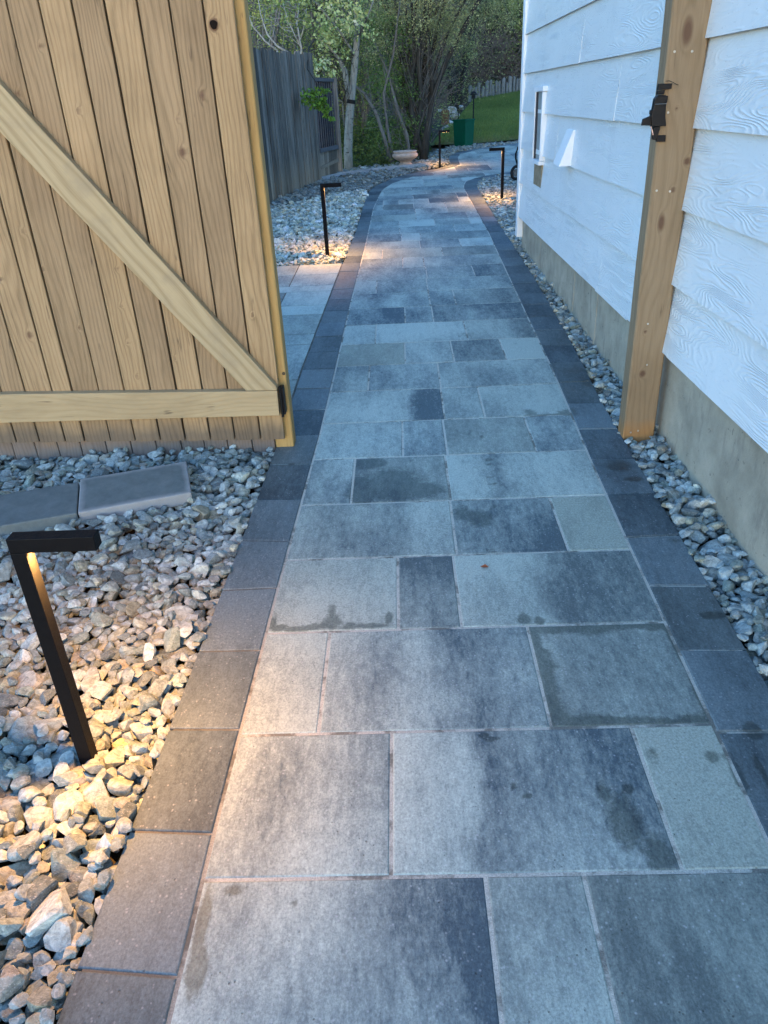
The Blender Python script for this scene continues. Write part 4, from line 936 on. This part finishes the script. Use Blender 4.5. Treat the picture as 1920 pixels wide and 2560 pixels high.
# ================================================================== LAWN
LX = [(18.35,.75),(19,.85),(21.5,1.25),(24,1.75),(28,2.41),(30,2.75)]
def lawn_left(y): return float(np.interp(y, [a for a, _ in LX], [b for _, b in LX]))
V, F = [], []; ysl = np.linspace(18.35, 30, 60); us = np.linspace(0, 1, 30)
def lawn_pt(x, y): return lawn_z(y) + .015*vnoise(x, y, 1.5) + max(0, x-2.6)*.12*max(0, (y-24)/6)
def front(x): return 18.72 + max(0, (x-1.9))*.40
for y in ysl:
    for u in us:
        xl_ = lawn_left(y); x = xl_+u*(14-xl_); yy2 = y if y > 18.36 else front(x)
        yq = front(x)+(y-18.35)/(30-18.35)*(30-(x-2.6)*.1*(x > 2.6)-front(x)); V.append((x, yq, lawn_pt(x, yq)))
for j in range(59):
    for i in range(29): F.append((j*30+i, j*30+i+1, (j+1)*30+i+1, (j+1)*30+i))
m = NM('turf', .9, .1); p = m.co(); c = m.mix(m.ramp(m.noise(p, 1.3, 4), .3, .7), (.07,.12,.02), (.11,.17,.03)); yfade = m.ramp(m.sep(p)[1], 18.6, 20.2, .85, 0)
c = m.mix(m.math('MULTIPLY', yfade, m.ramp(m.noise(p, 4, 3), .3, .6)), c, (.13,.105,.065))
tag(link('lawn', np_mesh('lawn', V, F, smooth=True), m.out(c, None, m.bump(m.noise(p, 40, 3), .6, .02))), 'green lawn sloping up behind the bin to the log edging', 'lawn', kind='structure')
rg = np.random.default_rng(12); NB = 60000
bx = rg.uniform(.75, 6.5, NB); by = rg.uniform(18.5, 30, NB)
keep = (bx > np.array([lawn_left(y) for y in by])+.02) & (by > 18.72+np.maximum(0, bx-1.9)*.40); bx, by = bx[keep], by[keep]
bzz = np.array([lawn_pt(x, y) for x, y in zip(bx, by)]); n = len(bx); th = rg.uniform(0, 6.28, n); hb_ = rg.uniform(.03, .075, n); ln = rg.normal(size=(n, 2))*.02
B0 = np.stack([bx-np.cos(th)*.006, by-np.sin(th)*.006, bzz-.005], 1); B1 = np.stack([bx+np.cos(th)*.006, by+np.sin(th)*.006, bzz-.005], 1); B2 = np.stack([bx+ln[:, 0], by+ln[:, 1], bzz+hb_], 1)
VV = np.stack([B0, B1, B2], 1).reshape(-1, 3); FF = np.arange(3*n).reshape(-1, 3)
pt = vnoise(bx, by, .9, 3)[:, None]; dry = np.clip((20.0-by)/1.6, 0, 1)[:, None]*(rg.random((n, 1)) < .6)
cc = np.array([.075,.115,.03])*(1-pt)+np.array([.17,.215,.06])*pt; cc = cc*rg.uniform(.7, 1.25, (n, 1)); cc = cc*(1-dry)+np.array([.17,.14,.08])*dry
GRS = leaf_mat('grass_blade', .2)
tag(link('grass', np_mesh('grass', VV, FF, dict(col=np.repeat(cc, 3, 0))), GRS), 'short green grass blades covering the sloping lawn', 'grass', kind='stuff')

# ================================================================== VEGETATION
LEAF = leaf_mat('foliage')
def leaf_cloud(pts, size, cols, rg, up=.3, asp=.45):
    n = len(pts); d = rg.normal(size=(n, 3)); d[:, 2] = d[:, 2]*.7-up; d /= np.linalg.norm(d, axis=1)[:, None]
    w = np.cross(d, rg.normal(size=(n, 3))); w /= np.linalg.norm(w, axis=1)[:, None]
    L = size*rg.uniform(.6, 1.35, n)[:, None]; a = pts; b = pts+d*L*.5+w*L*asp*.5; c = pts+d*L; e = pts+d*L*.5-w*L*asp*.5
    V = np.stack([a, b, c, e], 1).reshape(-1, 3); return V, np.arange(4*n).reshape(-1, 4), np.repeat(cols, 4, 0)
def clump_pts(blobs, n, rg, nc=60, spread=.16):
    """blobs (x,y,z,rx,ry,rz); leaves gather in clumps near each blob's shell"""
    out = []; vol = np.array([b[3]*b[4]*b[5] for b in blobs])**.8; vol /= vol.sum()
    for b, f in zip(blobs, vol):
        k = max(4, int(nc*f)); dd = rg.normal(size=(k, 3)); dd /= np.linalg.norm(dd, axis=1)[:, None]
        C_ = np.array(b[:3])+dd*np.array(b[3:6])*(rg.uniform(.25, 1, (k, 1))**.6); m_ = int(n*f)
        q = C_[rg.integers(0, k, m_)]+rg.normal(size=(m_, 3))*np.array([spread, spread, spread*.85])*min(b[3], 1.2)*rg.uniform(.4, 1.3, (m_, 1)); out.append(q)
    return np.concatenate(out)
def shrub(name, label, cat, base, stems, blobs, nleaf, lsize, cA, cB, bark, seed, twigs=60, tw_r=.006, group=None, nc=60, tw_len=.9, spread=.16, asp=.45, twmat=None, tw_blob=None):
    rg = np.random.default_rng(seed); e = empty(name, base, label, cat, group); mb = MB()
    for pts, rad in stems: mb.tube(pts, rad, 8)
    tips = [Vector(p_) for pts, _ in stems for p_ in pts[1:]]
    mb.build('trunk', bark, e, smooth=True)
    tb = MB(); srcs = [s_ for s_ in stems]
    for _ in range(twigs):
        pts, rad = srcs[rg.integers(len(srcs))]; k_ = rg.integers(1, len(pts)); t_ = rg.random(); p0 = Vector(pts[k_-1]).lerp(Vector(pts[k_]), t_)
        b = (tw_blob or blobs)[rg.integers(len(tw_blob or blobs))]; tgt = Vector(b[:3])+Vector([float(rg.normal()*b[3+i]*.55) for i in range(3)])
        d_ = (tgt-p0); d_ = d_.normalized()*min(d_.length, tw_len*rg.uniform(.5, 1.3)); mid = p0+d_*.5+Vector([float(x)*.07 for x in rg.normal(size=3)])
        tb.tube([p0, mid, p0+d_+Vector((0, 0, .06))], [tw_r, tw_r*.7, tw_r*.3], 4, cap=False)
    if twigs: tb.build('twigs', twmat or bark, e)
    pts = clump_pts(blobs, nleaf, rg, nc, spread); n = len(pts)
    mixv = np.clip(vnoise(pts[:, 0]+pts[:, 1]*.5, pts[:, 2], 2.3, seed)*.9+rg.normal(size=n)*.16, 0, 1)[:, None]
    cols = np.clip((np.array(cA)*(1-mixv)*1.5+np.array(cB)*mixv*2.35)*np.array([1.15,1.0,.72])*rg.uniform(.55, 1.35, (n, 1)), 0, .6)
    V, F, C_ = leaf_cloud(pts, lsize, cols, rg, asp=asp)
    link('crown', np_mesh('crown', V, F, dict(col=C_)), LEAF, e)
    return e
BK_PALE = bark_mat('aspen_bark', (.30,.30,.26), (.07,.07,.055)); BK_DARK = bark_mat('dark_bark', (.05,.047,.04), (.025,.022,.02)); BK_GREY = bark_mat('grey_bark', (.17,.16,.145), (.06,.055,.05)); BK_WHITE = bark_mat('bare_white_bark', (.42,.42,.38), (.2,.2,.18))

# slender pale tree behind the edging
shrub('aspen_tree', 'slim pale barked tree forking at head height beside the old fence end', 'tree', (-.87,14.8,.42),
      [([(-.875,14.8,.36),(-.86,14.8,.75),(-.82,14.8,1.15),(-.76,14.8,1.50),(-.70,14.8,1.80),(-.645,14.8,2.1),(-.60,14.82,2.4),(-.575,14.85,2.7),(-.585,14.9,3.1),(-.55,15,3.9),(-.5,15,5.0)],[.088,.078,.074,.068,.058,.055,.052,.05,.045,.03,.015]),
       ([(-.79,14.8,1.42),(-.80,14.79,1.70),(-.83,14.78,1.95),(-.90,14.7,2.12),(-1.05,14.6,2.3),(-1.25,14.5,2.45)],[.05,.046,.05,.03,.018,.01]),
       ([(-.90,14.79,1.1),(-.905,14.78,1.5),(-1.05,14.5,1.6),(-1.2,14.2,1.55)],[.012,.012,.01,.006]),
       ([(-.64,14.8,2.15),(-.85,14.6,2.5),(-1.2,14.4,2.9),(-1.5,14.2,3.1)],[.03,.02,.014,.008]),([(-.6,14.8,2.4),(-.4,14.7,2.7),(-.2,14.6,3.1)],[.02,.014,.008])],
      [(-1.15,14.4,2.75,.42,.45,.42),(-.9,14.4,2.45,.30,.3,.3),(-1.30,14.3,2.15,.26,.25,.18),(-1.12,14.2,1.95,.17,.2,.12),(-1.6,14.3,3.0,.35,.4,.35),(-.55,14.5,2.6,.28,.3,.28),(-.6,14.7,4.3,1.0,.9,.9),(-.72,14.6,3.3,.5,.4,.4)],
      7500, .058, (.11,.17,.08), (.25,.33,.23), BK_PALE, 21, twigs=90, nc=190, tw_len=.5, spread=.26, asp=.6, twmat=BK_DARK)
q = MB(); q.tube([(-.765,14.8,1.47),(-.755,14.8,1.53)], .078, 14)
q.build('tree_tie', BLACK, [o for o in SC.objects if o.name.startswith('aspen')][0])
# fresh green low branch
asp_ = [o for o in SC.objects if o.name.startswith('aspen')][0]
q = MB(); q.tube([(-1.25,14.5,2.45),(-1.30,13.6,2.25),(-1.28,12.9,1.95),(-1.10,12.55,1.72),(-1.21,12.5,1.60),(-1.28,12.5,1.56)], [.012,.010,.008,.006,.004,.003], 6); q.tube([(-1.12,12.56,1.74),(-1.0,12.5,1.58),(-.97,12.5,1.34)], [.005,.004,.002], 6)
lowb = q.build('low_branch', BK_DARK, asp_)
rgl = np.random.default_rng(22); pts = clump_pts([(-1.26,12.5,1.59,.13,.08,.09),(-1.13,12.5,1.51,.12,.08,.10),(-1.02,12.5,1.40,.08,.06,.07),(-.97,12.5,1.31,.04,.04,.05),(-1.02,12.5,1.66,.08,.06,.05)], 620, rgl, 44, .26)
V, F, C_ = leaf_cloud(pts, .05, np.array([.12,.22,.035])*rgl.uniform(.6, 1.7, (len(pts), 1)), rgl, asp=.7)
lv = link('leaves', np_mesh('leaves', V, F, dict(col=C_)), LEAF, lowb); lv['label'] = 'brighter green leaves'
# multi-stem shrub in the middle
def fan(base, n, spreadx, spready, hgt, r0, seed, lean=0, jit=.25, pw=1.35):
    r = random.Random(seed); S = []
    for i in range(n):
        a = (i/(n-1)-.5)*2 if n > 1 else 0; bx_, by_ = base[0]+a*r.uniform(.04,.22), base[1]+r.uniform(-.3,.3); pts = [(bx_, by_, base[2]-.1)]; hx = a*spreadx*r.uniform(.7,1.15)+lean; hy = r.uniform(-1,1)*spready; H_ = hgt*r.uniform(.75,1.1)
        for t_ in (.15,.35,.55,.78,1): pts.append((bx_+hx*t_**pw+r.uniform(-jit,jit)*.18, by_+hy*t_, base[2]+H_*t_))
        R_ = r0*r.uniform(.5,1.1); S.append((pts, [R_, R_*.9, R_*.75, R_*.6, R_*.42, R_*.2]))
    return S
st1 = fan((.38,16.7,.50), 18, 1.9, 1.2, 4.2, .050, 31, pw=2.1)
st1 += [([(.55,15.8,.45),(.42,15.9,.8),(.30,15.9,1.3),(.34,16,1.9),(.55,16.1,2.6),(.9,16.2,3.4)],[.06,.055,.05,.04,.03,.02]), ([(.50,15.8,.45),(.60,15.9,.95),(.70,16,1.5),(.98,16,2.1),(1.5,16.1,2.9),(2.2,16.3,3.8)],[.085,.07,.06,.05,.035,.02]), ([(.70,16,1.5),(.70,16,1.9),(.62,16,2.5),(.72,16,3.4)],[.05,.04,.03,.018]), ([(.30,15.8,.45),(.42,15.9,1.0),(.50,16,1.5),(.45,16,2.1),(.62,16.1,3.0)],[.06,.05,.05,.04,.02])]
shrub('willow_shrub', 'large dark multi stemmed willow like shrub fanning up behind the stone bowl', 'shrub', (.75,16.7,.50), st1,
      [(.3,16.8,3.2,1.0,.9,.7),(1.3,16.9,3.4,1.1,.9,.7),(-.1,16.6,2.7,.5,.6,.5),(.9,16.6,2.6,.7,.7,.5),(1.9,16.9,3.0,.7,.7,.6),(.7,17,4.4,1.8,1.3,.8),(-.3,16.8,3.7,.7,.7,.6),(.0,16.9,2.0,.5,.5,.4),(.35,17.3,1.5,.35,.3,.5),(1.1,17.3,2.3,.7,.6,.35),(.3,15.7,2.9,.9,.35,.55),(1.3,15.9,3.2,1.0,.35,.6),(-.1,15.6,2.35,.4,.3,.5),(.9,15.7,2.45,.5,.3,.35)], 60000, .036, (.06,.085,.05), (.19,.22,.15), BK_DARK, 32, twigs=420, tw_r=.0055, nc=420, tw_len=1.5, spread=.22, asp=.4, twmat=BK_GREY)
st2 = [([(-.10,15.5,.42),(-.22,15.5,.9),(-.35,15.5,1.3),(-.55,15.5,1.62),(-.72,15.4,1.75)],[.035,.032,.03,.025,.02]), ([(-.05,15.6,.42),(-.15,15.6,1.0),(-.2,15.7,1.6),(.0,15.7,2.2),(.15,15.8,3)],[.03,.028,.024,.02,.012]), ([(.25,15.6,.42),(.2,15.7,.9),(.05,15.7,1.3),(-.1,15.8,1.9),(-.4,15.9,2.6)],[.04,.035,.03,.022,.012])]
shrub('leafy_shrub', 'leafy green shrub with bent grey stems between the pale tree and the bowl', 'shrub', (0,15.6,.42), st2,
      [(-.25,15.9,1.0,.45,.35,.35),(.2,15.9,1.05,.35,.3,.35),(-.35,16.0,1.8,.4,.4,.5),(.15,16.1,1.7,.4,.4,.4),(.42,16.0,.80,.24,.25,.18),(-.1,16.2,2.4,.6,.5,.5)], 5200, .05, (.03,.06,.022), (.075,.14,.05), BK_GREY, 33, twigs=110, tw_r=.005, nc=130, tw_len=.6, spread=.28)
# hillside rows
HB = [ # x, y, h, w, colours A, B, label, white-branches
 (-3.0,17.5,4.0,1.5,(.07,.10,.035),(.20,.25,.10),'yellow green bush rising behind the old fence at the far left',0),
 (-1.9,18.5,4.4,1.5,(.06,.10,.035),(.17,.23,.10),'mid green bush behind the old fence, left of the pale tree',0),
 (-.9,19.0,3.6,1.3,(.04,.075,.03),(.12,.18,.085),'dark green bush directly behind the pale forked tree',0),
 (-4.6,20.0,5.4,2.0,(.06,.09,.03),(.19,.24,.10),'tall olive bush high on the slope at the far left',0),
 (.2,20.5,4.6,1.6,(.045,.07,.038),(.13,.17,.10),'grey green bush seen between the pale tree and the dark stems',0),
 (2.0,19.8,.9,.0,(.05,.07,.035),(.12,.15,.09),'',0),
 (-2.6,23.5,6.6,2.2,(.055,.09,.03),(.16,.22,.09),'broad olive green bush topping the left part of the slope',0),
 (-.4,25.0,6.8,2.2,(.045,.075,.035),(.13,.18,.09),'grey olive bush topping the slope behind the pale tree',0),
 (1.9,26.5,6.2,2.0,(.05,.07,.04),(.14,.17,.10),'thin grey green bush on the slope above the dark stems',0),
 (3.3,32.5,6.0,2.2,(.035,.055,.025),(.11,.14,.07),'deep green bush behind the log edging, left half',0),
 (5.6,33.5,7.5,2.4,(.02,.035,.014),(.05,.08,.03),'very dark evergreen above the right end of the log edging',0),
 (4.9,31.6,4.6,1.0,(.05,.085,.03),(.15,.19,.07),'light leafed bush in front of the dark evergreen',0),
 (-6.2,27.0,8.0,2.8,(.05,.08,.03),(.15,.20,.08),'large olive tree far behind at the left edge of the slope',0),
 (7.5,38.0,9.5,3.0,(.025,.04,.018),(.06,.09,.04),'tall dark tree at the right end of the wood behind the house',0),
 (1.0,34.0,8.5,2.8,(.03,.05,.025),(.09,.13,.06),'dim green tree on the upper slope in the middle',0),
 (-3.0,35.0,9.5,3.2,(.03,.055,.025),(.10,.15,.06),'dim green tree on the upper slope left of the middle',0),
 (4.0,40.0,10.5,3.4,(.022,.04,.018),(.07,.10,.045),'tall deep green tree high on the slope above the log edging',0)]
sd_ = 50
for x_, y_, hg, wd, cA, cB, lb_, wb in HB:
    sd_ += 1
    if wd == 0: continue
    z_ = ground_z(x_, y_); st = fan((x_, y_, z_), 9, wd*.8, .8, hg-z_, .05+.004*hg, sd_)
    zc_ = z_+(hg-z_)*.55
    bl = [(x_+random.uniform(-.5,.5)*wd, y_+random.uniform(-.4,.4), z_+(hg-z_)*f, wd*q1, .8, (hg-z_)*.24) for f, q1 in ((.25,.55),(.42,.75),(.6,.8),(.75,.75),(.92,.55),(.5,.5))]
    far = y_ > 28
    shrub('hillside_tree' if far else 'hillside_bush', lb_, 'tree' if far else 'bush', (x_, y_, z_), st, bl, 9000 if not far else 8000, .05 if not far else .085, cA, cB, BK_GREY if y_ < 26 else BK_DARK, sd_, twigs=150 if not far else 60, tw_r=.007 if not far else .01, nc=260, tw_len=1.2, spread=.20, asp=.45)
# bare white branches over the old fence
wb = [([(-2.2,15.6,.9),(-2.15,15.6,1.7),(-2.05,15.6,2.35)],[.02,.018,.016]), ([(-2.05,15.6,2.35),(-2.25,15.6,2.5),(-2.45,15.6,2.75),(-2.55,15.6,3.1)],[.016,.014,.011,.006]), ([(-1.85,15.6,2.3),(-2.05,15.6,2.42),(-2.2,15.6,2.6),(-2.28,15.6,2.9),(-2.3,15.6,3.2)],[.02,.017,.013,.01,.005]),
      ([(-1.7,15.6,1.0),(-1.75,15.6,1.8),(-1.62,15.6,2.35),(-1.66,15.6,2.75),(-1.55,15.6,3.2)],[.018,.017,.016,.012,.007]), ([(-1.64,15.6,2.4),(-1.8,15.6,2.75),(-1.9,15.6,3.15)],[.012,.009,.005]), ([(-1.62,15.6,2.5),(-1.5,15.6,2.8),(-1.45,15.6,3.1)],[.01,.008,.004]), ([(-2.6,15.6,1.0),(-2.5,15.6,2.15),(-2.6,15.6,2.6),(-2.66,15.6,3.0)],[.014,.012,.009,.005])]
shrub('bare_bush', 'sparse bush of thin whitish bare branches above the old fence', 'bush', (-2.0,15.6,.9), wb, [(-2.1,15.7,2.9,.5,.3,.4)], 160, .04, (.12,.17,.06), (.25,.30,.12), BK_WHITE, 91, twigs=50, tw_r=.004, tw_len=.5)

# low ground cover and brushwood
rg = np.random.default_rng(77); n = 26000
gx_ = rg.uniform(-2.6, 1.35, n); gy_ = rg.uniform(14.9, 21, n)
ok = (gy_ > 15.25+np.clip((gx_-.1)*1.6, -.35, 4)) | ((gx_ < -.9) & (gy_ > 14.7)); ok &= gx_ < .60+(gy_-15.3)*.05; gx_, gy_ = gx_[ok], gy_[ok]
gzv = np.array([ground_z(a, b) for a, b in zip(gx_, gy_)])+rg.random(len(gx_))**1.6*(.15+.55*vnoise(gx_, gy_, 1.4, 8))
mixv = np.clip(vnoise(gx_, gy_, 3, 9)+rg.normal(size=len(gx_))*.15, 0, 1)[:, None]; cols = (np.array([.035,.055,.016])*(1-mixv)+np.array([.14,.18,.045])*mixv)*rg.uniform(.7, 1.2, (len(gx_), 1))
V, F, C_ = leaf_cloud(np.stack([gx_, gy_, gzv], 1), .055, cols, rg, up=-.1, asp=.6)
tag(link('ground_cover', np_mesh('ground_cover', V, F, dict(col=C_)), LEAF), 'low dark green leafy ground cover under the shrubs', 'ground cover', kind='stuff')
mb = MB(); rb = random.Random(8)
for _ in range(2600):
    x_ = rb.uniform(.7, 6.5); y_ = rb.uniform(24, 33)
    if y_ < 30.3 and x_ > lawn_left(y_)-.35: y_ = rb.uniform(30.3, 33.5)
    z_ = ground_z(x_, y_)+rb.random()**1.5*1.6; a_ = rb.uniform(0, 3.14); l_ = rb.uniform(.3, 1.1); t_ = rb.uniform(-.1, 1.2)
    p0 = Vector((x_, y_, z_)); d_ = Vector((math.cos(a_), rb.uniform(-.5,.5), t_)).normalized()*l_
    mb.tube([p0, p0+d_*.5+Vector((0,0,rb.uniform(-.1,.1))), p0+d_], [.010,.008,.004], 4, cap=False)
tag(mb.build('brushwood', plain('brown_twig', (.15,.115,.09), .9, .1, 5, .5)), 'tangle of brown dead twigs on the slope behind the lawn', 'brushwood', kind='stuff')
